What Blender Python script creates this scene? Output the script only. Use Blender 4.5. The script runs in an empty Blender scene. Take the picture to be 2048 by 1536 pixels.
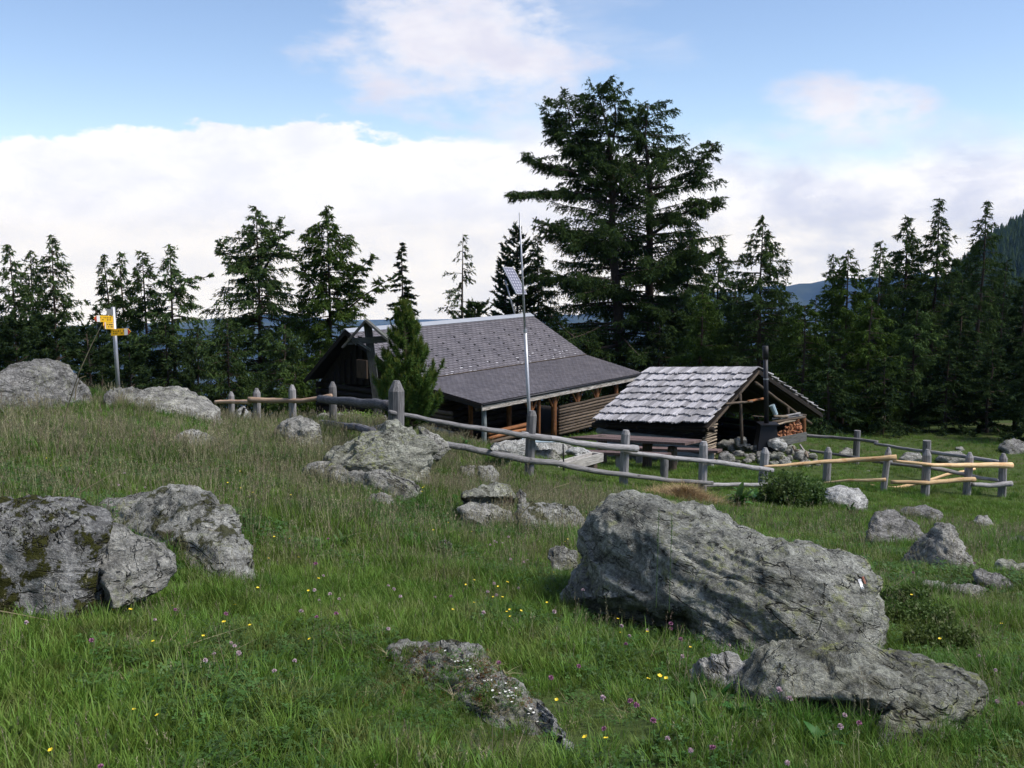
import bpy, bmesh, math, random, time
import numpy as np
from mathutils import Vector, Matrix, noise as mn
from mathutils.bvhtree import BVHTree
T0 = time.time()
SC = bpy.context.scene
COL = SC.collection
R = math.radians
random.seed(7); rng = np.random.default_rng(7)

# ------------------------------------------------------------------ camera
FPX = 2050.0; TH = math.atan(275.0/FPX); CT, ST = math.cos(TH), math.sin(TH); EYE = 1.6
cd = bpy.data.cameras.new('camera'); cam = bpy.data.objects.new('camera', cd); COL.objects.link(cam)
cam.location = (0, 0, EYE); cam.rotation_euler = (math.pi/2-TH, 0, 0)
cd.lens = 36.0*FPX/2048.0; cd.sensor_width = 36.0; cd.clip_start = 0.05; cd.clip_end = 40000
SC.camera = cam

# ------------------------------------------------------------------ light
SUN_DIR = Vector((0.60, -0.12, 0.80)).normalized()      # towards the sun
SUN_EL = math.asin(SUN_DIR.z); SUN_AZ = math.atan2(SUN_DIR.x, SUN_DIR.y)
sd = bpy.data.lights.new('sun', 'SUN'); sun = bpy.data.objects.new('sun', sd); COL.objects.link(sun)
sd.energy = 3.9; sd.angle = R(20); sd.color = (1.0, 0.95, 0.88)
sun.rotation_euler = (-SUN_DIR).to_track_quat('-Z', 'Y').to_euler(); sun.location = (0, 0, 60)
SC.view_settings.view_transform = 'Standard'; SC.view_settings.look = 'None'
SC.view_settings.exposure = 0.30; SC.view_settings.gamma = 1.0; SC.view_settings.use_curve_mapping = False
SC.cycles.max_bounces = 6; SC.cycles.diffuse_bounces = 3; SC.cycles.transmission_bounces = 3; SC.cycles.volume_bounces = 0
SC.cycles.transparent_max_bounces = 6; SC.cycles.glossy_bounces = 2
SC.cycles.caustics_reflective = False; SC.cycles.caustics_refractive = False

# ------------------------------------------------------------------ node helper
class N:
    def __init__(s, tree): s.t = tree; tree.nodes.clear()
    def n(s, typ, ins=None, **kw):
        nd = s.t.nodes.new(typ)
        for k, v in kw.items(): setattr(nd, k, v)
        for k, v in (ins or {}).items():
            if isinstance(v, bpy.types.NodeSocket): s.t.links.new(v, nd.inputs[k])
            elif v is not None: nd.inputs[k].default_value = v
        return nd
    def math(s, op, a, b=0.0, c=None, clamp=False):
        nd = s.n('ShaderNodeMath', {0: a, 1: b}, operation=op, use_clamp=clamp)
        if c is not None:
            if isinstance(c, bpy.types.NodeSocket): s.t.links.new(c, nd.inputs[2])
            else: nd.inputs[2].default_value = c
        return nd.outputs[0]
    def vmath(s, op, a, b=(0, 0, 0)):
        return s.n('ShaderNodeVectorMath', {0: a, 1: b}, operation=op).outputs[0]
    def ss(s, x, lo, hi, a=0.0, b=1.0):
        return s.n('ShaderNodeMapRange', {'Value': x, 'From Min': lo, 'From Max': hi, 'To Min': a, 'To Max': b}, interpolation_type='SMOOTHSTEP').outputs[0]
    def mix(s, f, a, b, mode='MIX'):
        nd = s.n('ShaderNodeMix', data_type='RGBA', blend_type=mode)
        for i, v in ((0, f), (6, a), (7, b)):
            if isinstance(v, bpy.types.NodeSocket): s.t.links.new(v, nd.inputs[i])
            else: nd.inputs[i].default_value = v if i == 0 else (*v[:3], 1)
        return nd.outputs[2]
    def noise(s, vec, scale, detail=4, rough=0.55, dist=0.0, out='Fac'):
        return s.n('ShaderNodeTexNoise', {'Vector': vec, 'Scale': scale, 'Detail': detail, 'Roughness': rough, 'Distortion': dist}).outputs[out]
    def voro(s, vec, scale, feature='F1', out='Distance', rnd=1.0):
        return s.n('ShaderNodeTexVoronoi', {'Vector': vec, 'Scale': scale, 'Randomness': rnd}, feature=feature).outputs[out]
    def bump(s, h, strength, dist, normal=None):
        return s.n('ShaderNodeBump', {'Height': h, 'Strength': strength, 'Distance': dist, 'Normal': normal}).outputs[0]

# ------------------------------------------------------------------ world: sky and clouds
w = bpy.data.worlds.new('World'); SC.world = w; w.use_nodes = True
k = N(w.node_tree)
SKY_S = 0.12
sky = k.n('ShaderNodeTexSky', sky_type='NISHITA', sun_disc=False, sun_elevation=SUN_EL, sun_rotation=SUN_AZ, altitude=1900.0, air_density=1.0, dust_density=1.2, ozone_density=1.0)
d = k.n('ShaderNodeTexCoord').outputs['Generated']
sp = k.n('ShaderNodeSeparateXYZ', {0: d}); dx, dy, dz = sp.outputs
dd = k.vmath('MULTIPLY', d, (1, 1, 2.2))
n1 = k.noise(dd, 5.0, 2, 0.5); n2 = k.noise(dd, 22.0, 8, 0.6); n3 = k.noise(dd, 3.2, 8, 0.6, 0.3); n4 = k.noise(dd, 9.0, 8, 0.58, 0.2)
rt = k.ss(dx, -0.10, 0.20)
edge = k.math('ADD', 0.104, k.math('MULTIPLY', k.math('SUBTRACT', n1, 0.5), 0.10))
edge = k.math('ADD', edge, k.math('MULTIPLY', k.math('SUBTRACT', n2, 0.5), 0.05))
edge = k.math('SUBTRACT', edge, k.math('MULTIPLY', rt, 0.018))
soft = k.math('ADD', 0.004, k.math('MULTIPLY', rt, 0.03))
bank = k.ss(k.math('DIVIDE', k.math('SUBTRACT', edge, dz), soft), -1.0, 1.0)
dyc = k.math('MAXIMUM', dy, 0.05)
X = k.math('DIVIDE', dx, dyc); Z = k.math('DIVIDE', dz, dyc)
def blob(cx, cz, a, b, amt):
    ex = k.math('POWER', k.math('ABSOLUTE', k.math('DIVIDE', k.math('SUBTRACT', X, cx), a)), 2.0)
    ez = k.math('POWER', k.math('ABSOLUTE', k.math('DIVIDE', k.math('SUBTRACT', Z, cz), b)), 2.0)
    rr = k.math('ADD', k.math('ADD', ex, ez), k.math('MULTIPLY', k.math('ADD', k.math('SUBTRACT', n4, 0.5), k.math('MULTIPLY', k.math('SUBTRACT', n2, 0.5), .5)), 4.6))
    return k.math('MULTIPLY', k.ss(rr, -0.2, 1.7, 1.0, 0.0), amt)
c1 = blob(-0.045, 0.19, 0.125, 0.062, 1.0); c2 = blob(0.32, 0.128, 0.075, 0.030, 1.0)
c3 = blob(0.03, 0.11, 0.06, 0.05, 0.7)
thin = k.math('MULTIPLY', k.ss(n3, 0.56, 0.75), 0.35)
up = k.math('MULTIPLY', k.ss(n3, 0.50, 0.66), k.ss(dz, 0.25, 0.4))
tot = k.math('MAXIMUM', k.math('MAXIMUM', c1, c2), k.math('MAXIMUM', c3, k.math('MAXIMUM', thin, up)))
sky_c = k.mix(1.0, sky.outputs[0], (1.22, 1.19, 1.22), 'MULTIPLY')
g = 1.0/SKY_S
shade = k.ss(n4, 0.32, 0.62)
bank_c = k.mix(k.math('MULTIPLY', k.math('SUBTRACT', 1.0, shade), k.math('ADD', .45, k.math('MULTIPLY', rt, .55))), (0.86*g, 0.87*g, 0.93*g), (0.56*g, 0.60*g, 0.76*g))
thin_c = k.mix(shade, (0.62*g, 0.63*g, 0.75*g), (0.78*g, 0.775*g, 0.83*g))
c = k.mix(tot, sky_c, thin_c)
c = k.mix(bank, c, bank_c)
bg = k.n('ShaderNodeBackground', {'Color': c, 'Strength': SKY_S})
k.n('ShaderNodeOutputWorld', {'Surface': bg.outputs[0]})
w.cycles.sampling_method = 'MANUAL'; w.cycles.sample_map_resolution = 512

# ------------------------------------------------------------------ mapping a photograph pixel plus a distance to a point of the place
def P(px, py, Y):
    u = (px-1024)/FPX; v = (768-py)/FPX
    t = Y/(CT+v*ST)
    return Vector((u*t, Y, EYE+t*(v*CT-ST)))
def slope(py):
    v = (768-py)/FPX
    return (v*CT-ST)/(CT+v*ST)

# ------------------------------------------------------------------ terrain
ctl = [(0,1536,2.9),(500,1536,2.95),(1024,1536,3.0),(1536,1536,3.05),(2048,1536,3.1),(0,1300,4.0),(1024,1300,4.7),(2048,1300,4.9),
 (0,1220,4.7),(500,1180,5.7),(1024,1180,6.2),(1500,1290,4.85),(2048,1180,7.3),(0,1000,7.5),(500,1000,9),(1024,1050,9.8),(1780,1090,11.2),(2048,1090,11.3),
 (0,900,10.5),(400,900,12.3),(620,950,11.6),(850,982,11),(1024,1000,12.3),(0,830,13.5),(230,792,17.5),(440,852,17.0),(0,795,17),(600,905,14.2),(600,872,17),(520,900,13.6),(520,872,16.6),(560,852,20),(500,852,19.5),
 (600,880,15.5),(665,840,20.5),(462,847,21.5),(793,935,13.3),(1062,958,17.0),(1250,970,18.8),(1407,985,20.0),(1528,975,22),(1655,968,23.5),(1775,982,23.2),
 (1850,990,23),(1935,990,24),(2007,992,24.6),(1440,930,26.2),(1600,925,28),(1715,925,31),(1200,932,25),(1000,908,29),(968,900,34),(1800,885,37),(2048,893,37)]
wp = [(-9,23,-2.4),(-14,20,-1.6),(-12,30,-5.5),(-22,30,-5.5),(-10,38,-7.5),(-25,45,-11),(0,42,-6.3),(0,50,-8.5),(-10,55,-14),(12,45,-6.5),(20,45,-6.3),(30,40,-5.7),
 (10,60,-11),(30,60,-9),(45,50,-6),(0,75,-22),(-30,70,-26),(40,75,-14),(-5,34,-5.5),(-6,0,.7),(0,0,.2),(6,0,.05),(0,-6,.9),(-9,-6,1.6),(9,-6,.5),(-9,8,.2),(-14,13,.2),(-22,15,.4),
 (12,10,-2.3),(20,18,-4.9),(25,28,-6.2),(-40,40,-9),(50,20,-8),(-35,5,2)]
cp = [(P(*a).x, P(*a).y, P(*a).z) for a in ctl]+wp
cp = np.array(cp)
def _phi(r2): return 0.5*r2*np.log(r2+1e-9)
def _warp(x, y):
    # distances shrink with range so the near ground is shaped as finely as the far ground is coarsely
    q = np.maximum(y, -8)+10
    return x/q*14, np.log(q)*14
wx, wy = _warp(cp[:,0], cp[:,1]); NCP = len(cp); n_ = NCP
A_ = np.zeros((n_+3, n_+3)); A_[:n_,:n_] = _phi((wx[:,None]-wx)**2+(wy[:,None]-wy)**2)+np.eye(n_)*0.05
A_[:n_,n_] = 1; A_[:n_,n_+1] = cp[:,0]; A_[:n_,n_+2] = cp[:,1]; A_[n_:,:n_] = A_[:n_,n_:].T
TWX, TWY = wx, wy
Wt = np.linalg.solve(A_, np.concatenate([cp[:,2], [0,0,0]]))
def gz_np(x, y):
    x = np.asarray(x, float); y = np.asarray(y, float); sh = x.shape; x = x.ravel(); y = y.ravel(); out = np.empty(len(x))
    for i in range(0, len(x), 20000):
        a, b = x[i:i+20000], y[i:i+20000]; u, v = _warp(a, b)
        out[i:i+20000] = _phi((u[:,None]-TWX)**2+(v[:,None]-TWY)**2)@Wt[:NCP]+Wt[NCP]+Wt[NCP+1]*a+Wt[NCP+2]*b
    rough = 0.035*np.sin(x*1.9+1.3*np.sin(y*1.1))*np.sin(y*2.3+x*.7)+0.02*np.sin(x*4.3+2)*np.sin(y*5.1+x)
    return (out+rough*np.clip((40-y)/20, 0, 1)).reshape(sh)
def gz(x, y): return float(gz_np([x], [y])[0])
_ts = np.concatenate([np.arange(2.0, 12, .04), np.arange(12, 60, .12)])
def H(px, py):
    """where the ray through a pixel meets the ground"""
    u = (px-1024)/FPX; v = (768-py)/FPX
    t = _ts/(CT+v*ST); zz = EYE+t*(v*CT-ST); g_ = gz_np(u*t, _ts)
    i = np.nonzero(zz < g_)[0]
    if len(i) == 0: return P(px, py, 20.0)
    return P(px, py, float(_ts[i[0]]))

# ------------------------------------------------------------------ meshes
def mesh_np(name, V, F):
    V = np.asarray(V, np.float32); F = np.asarray(F, np.int32); m = bpy.data.meshes.new(name)
    kk = F.shape[1]; nf = len(F)
    m.vertices.add(len(V)); m.vertices.foreach_set('co', V.ravel())
    m.loops.add(nf*kk); m.loops.foreach_set('vertex_index', F.ravel())
    m.polygons.add(nf); m.polygons.foreach_set('loop_start', np.arange(0, nf*kk, kk, dtype=np.int32))
    m.update(calc_edges=True); return m
class G:
    def __init__(s): s.v = []; s.f = []; s.g = []
    def add(s, vs, fs, gs=None):
        o = len(s.v); s.v += [Vector(v) for v in vs]; s.f += [tuple(o+i for i in f) for f in fs]; s.g += list(gs) if gs is not None else [tuple(v) for v in vs]
    def box(s, c, ax, ay, az, taper=None):
        """centre and three half-axis vectors; grain runs along ax"""
        c, ax, ay, az = map(Vector, (c, ax, ay, az)); vs = []; gs = []; la, lb, lc = ax.length, ay.length, az.length; o = random.random()*9
        for i in (-1, 1):
            for j in (-1, 1):
                for l in (-1, 1):
                    q = 1 if (taper is None or i < 0) else taper
                    vs.append(c+ax*i+ay*j*q+az*l*q); gs.append((lb*j+o, lc*l+o, la*i+o))
        s.add(vs, [(0,1,3,2),(4,6,7,5),(0,4,5,1),(2,3,7,6),(0,2,6,4),(1,5,7,3)], gs)
    def tube(s, pts, rad, k=8, caps=True, wob=0.0, tip=None):
        pts = [Vector(p) for p in pts]; n = len(pts); o = random.random()*20
        rad = [rad]*n if not hasattr(rad, '__len__') else list(rad)
        d = (pts[-1]-pts[0]).normalized(); ref = Vector((0,0,1)) if abs(d.z) < .8 else Vector((1,0,0))
        vs, gs = [], []; L = 0
        for i, p in enumerate(pts):
            tg = (pts[min(i+1, n-1)]-pts[max(i-1, 0)]).normalized(); a = tg.cross(ref).normalized(); b = tg.cross(a)
            if i: L += (p-pts[i-1]).length
            for j in range(k):
                t = 2*math.pi*j/k; r = rad[i]*(1+wob*(random.random()-.5))
                vs.append(p+a*math.cos(t)*r+b*math.sin(t)*r); gs.append((math.cos(t)*rad[i]+o, math.sin(t)*rad[i]+o, L+o))
        fs = [(i*k+j, i*k+(j+1)%k, (i+1)*k+(j+1)%k, (i+1)*k+j) for i in range(n-1) for j in range(k)]
        if caps: fs += [tuple(range(k-1, -1, -1)), tuple(range((n-1)*k, n*k))]
        if tip is not None and caps:
            fs.pop(); vs.append(Vector(tip)); gs.append((o, o, L+o)); fs += [((n-1)*k+j, (n-1)*k+(j+1)%k, n*k) for j in range(k)]
        s.add(vs, fs, gs)
    def mesh(s, name, off=(0, 0, 0), smooth=False):
        m = bpy.data.meshes.new(name); off = Vector(off)
        m.from_pydata([tuple(v-off) for v in s.v], [], s.f)
        a = m.attributes.new('grain', 'FLOAT_VECTOR', 'POINT'); a.data.foreach_set('vector', np.array([tuple(q) for q in s.g], np.float32).ravel())
        if smooth: m.polygons.foreach_set('use_smooth', [True]*len(m.polygons))
        m.update(); return m
def link(name, data, mat, parent=None, loc=(0, 0, 0)):
    o = bpy.data.objects.new(name, data); COL.objects.link(o)
    if mat and data is not None and len(data.materials) == 0: data.materials.append(mat)
    o.location = loc
    if parent: o.parent = parent
    return o
def part(name, g, mat, parent, smooth=False):
    """g: geometry in world coordinates; parent: a thing (or a part of one)"""
    off = wloc(parent); m = g.mesh(name, off, smooth); return link(name, m, mat, parent)
def wloc(o):
    v = Vector((0, 0, 0))
    while o is not None: v = v+o.location; o = o.parent
    return v
def tag(o, label=None, cat=None, group=None, kind=None):
    if label: o['label'] = label
    if cat: o['category'] = cat
    if group: o['group'] = group
    if kind: o['kind'] = kind
    return o
def thing(name, label, cat, loc, group=None):
    o = bpy.data.objects.new(name, None); COL.objects.link(o); o.location = loc; o.empty_display_size = .2
    return tag(o, label, cat, group)
def single(name, g, mat, label, cat, group=None, smooth=False):
    c_ = sum(g.v, Vector())/len(g.v); c_.z = min(v.z for v in g.v)
    o = link(name, g.mesh(name, c_, smooth), mat, None, c_); return tag(o, label, cat, group)
def place(name, me, M, parent, mat=None):
    """share mesh me under parent at world matrix M"""
    o = link(name, me, mat, parent); o.matrix_local = Matrix.Translation(-wloc(parent))@M; return o
def frame(o, x, y):
    """matrix with columns x, y (made square to x) and their cross product"""
    x = Vector(x).normalized(); z = x.cross(Vector(y)).normalized(); y = z.cross(x)
    M = Matrix((x, y, z)).transposed().to_4x4(); M.translation = Vector(o); return M

# ------------------------------------------------------------------ materials
MATS = {}
def material(name, fn):
    m = bpy.data.materials.new(name); m.use_nodes = True; kk = N(m.node_tree); sh = fn(kk)
    kk.n('ShaderNodeOutputMaterial', {'Surface': sh}); MATS[name] = m; return m
def princ(k, col, rough=0.85, normal=None, spec=0.3, metal=0.0):
    return k.n('ShaderNodeBsdfPrincipled', {'Base Color': col if isinstance(col, bpy.types.NodeSocket) else (*col, 1), 'Roughness': rough, 'Normal': normal, 'Specular IOR Level': spec, 'Metallic': metal}).outputs[0]
def wood(name, a, b, crack=(0.03,0.025,0.02), rough=0.85, stain=None, spec=0.2, cr=0.5, knots=.55, vr=(.72,1.25)):
    def fn(k):
        at = k.n('ShaderNodeAttribute', attribute_name='grain').outputs['Vector']; rnd = k.n('ShaderNodeObjectInfo').outputs['Random']
        v = k.vmath('ADD', at, k.n('ShaderNodeCombineXYZ', {0: k.math('MULTIPLY', rnd, 31.0), 1: k.math('MULTIPLY', rnd, 17.0), 2: k.math('MULTIPLY', rnd, 7.0)}).outputs[0])
        st = k.vmath('MULTIPLY', v, (1, 1, .06)); n1 = k.noise(st, 60, 5, .6); n2 = k.noise(v, 3.5, 4, .6); n3 = k.noise(k.vmath('MULTIPLY', v, (1, 1, .04)), 110, 2, .5)
        c = k.mix(k.ss(n1, .3, .7), a, b)
        c = k.mix(k.math('MULTIPLY', k.ss(n3, .60, .68), cr), c, crack)
        c = k.mix(k.math('MULTIPLY', k.ss(n2, .55, .75), .6), c, stain or tuple(x*.6 for x in a))
        kn = k.math('MULTIPLY', k.ss(k.voro(k.vmath('MULTIPLY', v, (1, 1, .45)), 6.5), .17, .07), knots); c = k.mix(kn, c, crack)
        n4 = k.noise(k.vmath('MULTIPLY', v, (1, 1, .15)), 12, 6, .7); c = k.mix(k.math('MULTIPLY', k.ss(n4, .52, .66), .5), c, stain or tuple(x*.6 for x in a))
        hs = k.n('ShaderNodeHueSaturation', {'Color': c, 'Value': k.ss(rnd, 0, 1, *vr)}).outputs[0]
        return princ(k, hs, rough, k.bump(k.math('ADD', n1, k.math('MULTIPLY', n4, .6)), .7, .015), spec)
    return material(name, fn)
W_GREY = wood('weathered_grey_wood', (.17,.165,.165), (.33,.32,.325), stain=(.10,.098,.10))
W_PEEL = wood('peeled_fresh_pole', (.56,.37,.19), (.76,.56,.34), (.20,.07,.03), stain=(.42,.19,.07), cr=.35)
W_PEELR = wood('peeled_reddish_pole', (.44,.29,.20), (.62,.46,.34), (.14,.05,.03), stain=(.22,.09,.05), cr=.5)
W_DARK = wood('shade_darkened_timber', (.012,.010,.009), (.028,.022,.018))  # dark timber, deepened so interior and under-roof shade sits in its colour
W_BROWN = wood('brown_log', (.055,.042,.032), (.13,.10,.075))
W_RED = wood('reddish_post', (.16,.068,.03), (.34,.15,.065), stain=(.07,.035,.02))
W_TABLE = wood('reddish_brown_board', (.095,.060,.055), (.18,.13,.12))
W_SHING = wood('silvery_shingle', (.31,.30,.315), (.50,.485,.505), (.08,.075,.075), stain=(.19,.18,.185), cr=.8, knots=.25, vr=(.68,1.25))
W_STICK = wood('pale_split_stick', (.17,.13,.095), (.34,.28,.21))
W_BLUE = wood('bluish_grey_log', (.10,.115,.12), (.24,.27,.28))
W_FIRE = wood('split_firewood', (.28,.11,.055), (.50,.24,.12), stain=(.2,.06,.03))
W_BLACK = wood('charred_rail', (.06,.06,.07), (.17,.17,.19))
W_WHITE = wood('flaking_white_board', (.12,.10,.09), (.66,.62,.57), cr=.9, stain=(.13,.09,.07))
W_BARK = wood('bark', (.035,.026,.02), (.085,.065,.05), rough=.95)
W_CROSS = wood('dark_grey_cross_timber', (.05,.052,.05), (.13,.13,.125), stain=(.10,.11,.05))
def plain(name, col, rough=.5, metal=0.0, var=.25, spec=.4, scale=25):
    def fn(k):
        p = k.n('ShaderNodeTexCoord').outputs['Object']; n1 = k.noise(p, scale, 4, .6)
        c = k.mix(n1, tuple(x*(1-var) for x in col), tuple(min(1, x*(1+var)) for x in col))
        return princ(k, c, rough, k.bump(n1, .15, .01), spec, metal)
    return material(name, fn)
M_STEEL = plain('galvanised_steel', (.42,.43,.46), .45, .5)
M_RIDGE = plain('zinc_ridge_sheet', (.34,.36,.40), .55, .1, .12, scale=4)
M_STOVE = plain('sooty_iron', (.025,.025,.030), .5, .4)
M_BLACK = plain('black_iron', (.008,.008,.009), .6)
M_YEL = plain('yellow_sign_enamel', (.80,.46,.02), .4, 0, .06)
M_WHT = plain('white_enamel', (.75,.75,.75), .4, 0, .05)
M_REDP = plain('red_paint', (.50,.05,.03), .5, 0, .1)
M_RUST = plain('rusty_paint', (.20,.07,.04), .7, 0, .2)
M_INK = plain('black_print', (.02,.02,.02), .6, 0, .1)
M_GPLATE = plain('pale_grey_plate', (.45,.46,.48), .5)
M_CELL = plain('solar_cell', (.17,.17,.22), .25, 0, .1, .6)
M_PBACK = plain('solar_backing', (.62,.62,.68), .4, 0, .05)
M_SHEET = plain('bluish_metal_sheet', (.42,.52,.56), .4, .3, .15, scale=5)
def slate_fn(k):
    p = k.n('ShaderNodeTexCoord').outputs['Object']; n1 = k.noise(p, 1.1, 5, .65); n2 = k.noise(p, 34, 4, .7)
    a = k.n('ShaderNodeAttribute', attribute_name='grain').outputs['Vector']; rn = k.n('ShaderNodeTexWhiteNoise', {'Vector': k.vmath('FLOOR', a)}, noise_dimensions='3D').outputs['Value']
    c = k.mix(k.ss(n1, .35, .68), (.100,.092,.104), (.150,.137,.148)); c = k.mix(k.ss(n2, .3, .75), c, (.155,.146,.16))
    c = k.n('ShaderNodeHueSaturation', {'Color': c, 'Value': k.ss(rn, 0, 1, .88, 1.12)}).outputs[0]
    return princ(k, c, .62, k.bump(n2, .3, .01), .35)
M_SLATE = material('grey_slate', slate_fn)
M_SLATEW = plain('whitened_slate', (.48,.47,.50), .7)
def rock_mat(name, moss=.2, yel=.35, white=.4, dark=.45, base=(.225,.222,.215), dirx=0.3, rust=.2):
    def fn(k):
        geo = k.n('ShaderNodeNewGeometry'); p = k.n('ShaderNodeTexCoord').outputs['Object']
        sp = k.n('ShaderNodeSeparateXYZ', {0: p}); an = k.n('ShaderNodeCombineXYZ', {0: k.math('MULTIPLY', sp.outputs[0], .45), 1: k.math('MULTIPLY', sp.outputs[1], .45), 2: k.math('ADD', k.math('MULTIPLY', sp.outputs[2], 1.5), k.math('MULTIPLY', sp.outputs[0], dirx))}).outputs[0]
        nz = k.n('ShaderNodeSeparateXYZ', {0: geo.outputs['Normal']}).outputs[2]
        big = k.noise(p, 1.7, 6, .62, .4); mid = k.noise(an, 7, 10, .68, .6); fine = k.noise(p, 46, 8, .72); streak = k.noise(an, 17, 8, .7, .3)
        c = k.mix(k.ss(mid, .38, .62), tuple(x*.55 for x in base), tuple(x*1.40 for x in base)); c = k.mix(1.0, c, k.mix(k.ss(fine, .36, .64), (.75,.75,.75), (1.7,1.7,1.65)), 'MULTIPLY')
        c = k.mix(k.ss(streak, .38, .62), k.mix(.45, c, tuple(x*.42 for x in base)), c)
        c = k.mix(k.math('MULTIPLY', k.ss(k.noise(p, 5, 6, .7), .58, .70), rust), c, (.17,.11,.07))
        # pale crust lichen
        vl = k.voro(k.vmath('ADD', p, k.n('ShaderNodeTexNoise', {'Vector': p, 'Scale': 14, 'Detail': 4}).outputs['Color']), 11, 'F1')
        lw = k.math('MULTIPLY', k.math('MULTIPLY', k.ss(vl, .42, .22), k.ss(k.noise(p, 3.1, 3, .6), .48, .60)), white)
        c = k.mix(lw, c, (.50,.50,.48))
        spk = k.math('MULTIPLY', k.ss(k.noise(p, 62, 4, .7), .54, .62), white*.8); c = k.mix(spk, c, (.52,.52,.50))
        # yellow-green map lichen
        ly = k.math('MULTIPLY', k.math('MULTIPLY', k.ss(k.noise(p, 21, 6, .75, .5), .50, .60), k.ss(k.noise(p, 2.6, 3, .6), .47, .60)), yel)
        c = k.mix(ly, c, (.33,.36,.13))
        # black lichen specks
        ld = k.math('MULTIPLY', k.ss(k.noise(p, 27, 8, .8), .53, .60), dark); c = k.mix(ld, c, (.045,.045,.042))
        ld2 = k.math('MULTIPLY', k.math('MULTIPLY', k.ss(mid, .46, .36), k.ss(big, .45, .6)), dark); c = k.mix(ld2, c, (.06,.06,.058))
        # moss
        mo = k.math('MULTIPLY', k.ss(k.math('ADD', k.noise(p, 4.4, 7, .66, .3), k.math('MULTIPLY', k.math('SUBTRACT', fine, .5), .25)), .60-.10*moss, .635-.10*moss), min(1, moss*1.6))
        mc = k.mix(fine, (.020,.026,.006), (.085,.085,.02)); c = k.mix(mo, c, mc)
        hgt = k.math('ADD', k.math('ADD', k.math('MULTIPLY', mid, 1.0), k.math('MULTIPLY', fine, .5)), k.math('ADD', k.math('MULTIPLY', mo, .25), k.math('MULTIPLY', streak, .55)))
        ck = k.ss(k.voro(k.vmath('ADD', an, k.vmath('MULTIPLY', k.n('ShaderNodeTexNoise', {'Vector': p, 'Scale': 4, 'Detail': 5}).outputs['Color'], (.5,.5,.5))), 3.2, 'DISTANCE_TO_EDGE'), 0.0, .02)
        c = k.mix(k.math('MULTIPLY', k.math('SUBTRACT', 1.0, ck), .0), c, (.03,.03,.028)); hgt = k.math('ADD', hgt, k.math('MULTIPLY', ck, .12))
        def crack(vec, s, w_, dist=.8):
            return k.ss(k.math('ABSOLUTE', k.math('SUBTRACT', k.noise(vec, s, 5, .55, dist), .5)), 0.0, w_, 1.0, 0.0)
        bed = k.n('ShaderNodeCombineXYZ', {0: k.math('MULTIPLY', sp.outputs[0], .22), 1: k.math('MULTIPLY', sp.outputs[1], .22), 2: k.math('ADD', k.math('MULTIPLY', sp.outputs[2], 1.0), k.math('MULTIPLY', sp.outputs[0], dirx*.8))}).outputs[0]
        gate = k.ss(k.noise(p, 2.3, 3, .6), .44, .58)
        cr = k.math('MAXIMUM', k.math('MULTIPLY', crack(bed, 4.5, .011), gate), k.math('MULTIPLY', crack(p, 2.6, .006, .4), k.math('SUBTRACT', 1.0, gate)))
        pit = k.math('MULTIPLY', k.ss(k.voro(an, 16), .16, .06), k.ss(k.noise(p, 3.7, 2, .5), .5, .6)); cr = k.math('MAXIMUM', cr, pit)
        c = k.mix(k.math('MULTIPLY', cr, .85), c, (.028,.026,.020)); hgt = k.math('SUBTRACT', hgt, k.math('MULTIPLY', cr, .9))
        return princ(k, c, .92, k.bump(hgt, 1.0, .07), .15)
    return material(name, fn)
K_BIG = rock_mat('grey_gneiss', .12, .55, .5, .42, base=(.285,.29,.262))
K_YEL = rock_mat('lichened_gneiss', .22, .85, .45, .42, base=(.27,.275,.235))
K_MOSS = rock_mat('mossy_pale_gneiss', .85, .30, .75, .40, base=(.25,.25,.25))
K_MOSS2 = rock_mat('brown_mossy_gneiss', .55, .40, .6, .42, base=(.28,.28,.26), rust=.5)
K_PALE = rock_mat('pale_gneiss', .10, .35, .65, .35, base=(.29,.285,.265))
K_WHT = rock_mat('whitish_gneiss', .10, .05, .9, .22, base=(.44,.44,.435), rust=.3)
K_FAR = rock_mat('far_boulder_gneiss', .25, .30, .50, .5, base=(.21,.205,.20))
# ------------------------------------------------------------------ ground sheet out to the valley
def sst(x, a, b): t = np.clip((x-a)/(b-a), 0, 1); return t*t*(3-2*t)
def far_z(x, y):
    r = np.hypot(x, y); az = np.degrees(np.arctan2(x, y))
    down = -14-0.36*(r-70); down = np.maximum(down, -650)+0*r
    top = np.interp(az, [8, 14, 18, 21.7, 24.3, 26.6, 35, 60], [-330, -260, -190, -75, -4, 22, 80, 110])
    prof = np.interp(r, [60, 120, 260, 500, 1000, 1300, 2600], [0, .02, .0, .33, 1, 1.0, .1])
    dip = np.interp(r, [60, 120, 260, 500, 1000, 2600], [-12, -30, -75, -85, -60, -600])
    hill = dip*(1-prof)+top*prof
    wr = sst(az, 10, 20)*(1-sst(np.abs(az), 75, 95))
    f = down*(1-wr)+hill*wr
    back = np.clip(0.10*r, 0, 55); wb = sst(np.abs(az), 70, 110)
    return f*(1-wb)+back*wb + (np.sin(x*.013+2)*np.sin(y*.011)*8+np.sin(x*.04)*np.sin(y*.033+1)*3)*sst(r, 200, 500)
def ground_z(x, y):
    r = np.hypot(x, y); w_ = sst(r, 52, 95); wb = sst(-np.asarray(y), 8, 20); w_ = np.maximum(w_, wb)
    return gz_np(x, y)*(1-w_)+far_z(x, y)*w_
ang = np.radians(np.concatenate([np.arange(-180, -44, 4.0), np.arange(-44, 44, .42), np.arange(44, 181, 4.0)]))
rad_ = np.concatenate([[0.02], np.exp(np.linspace(math.log(.6), math.log(3300), 560))])
AA, RR = np.meshgrid(ang, rad_); gx, gy = RR*np.sin(AA), RR*np.cos(AA)
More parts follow.
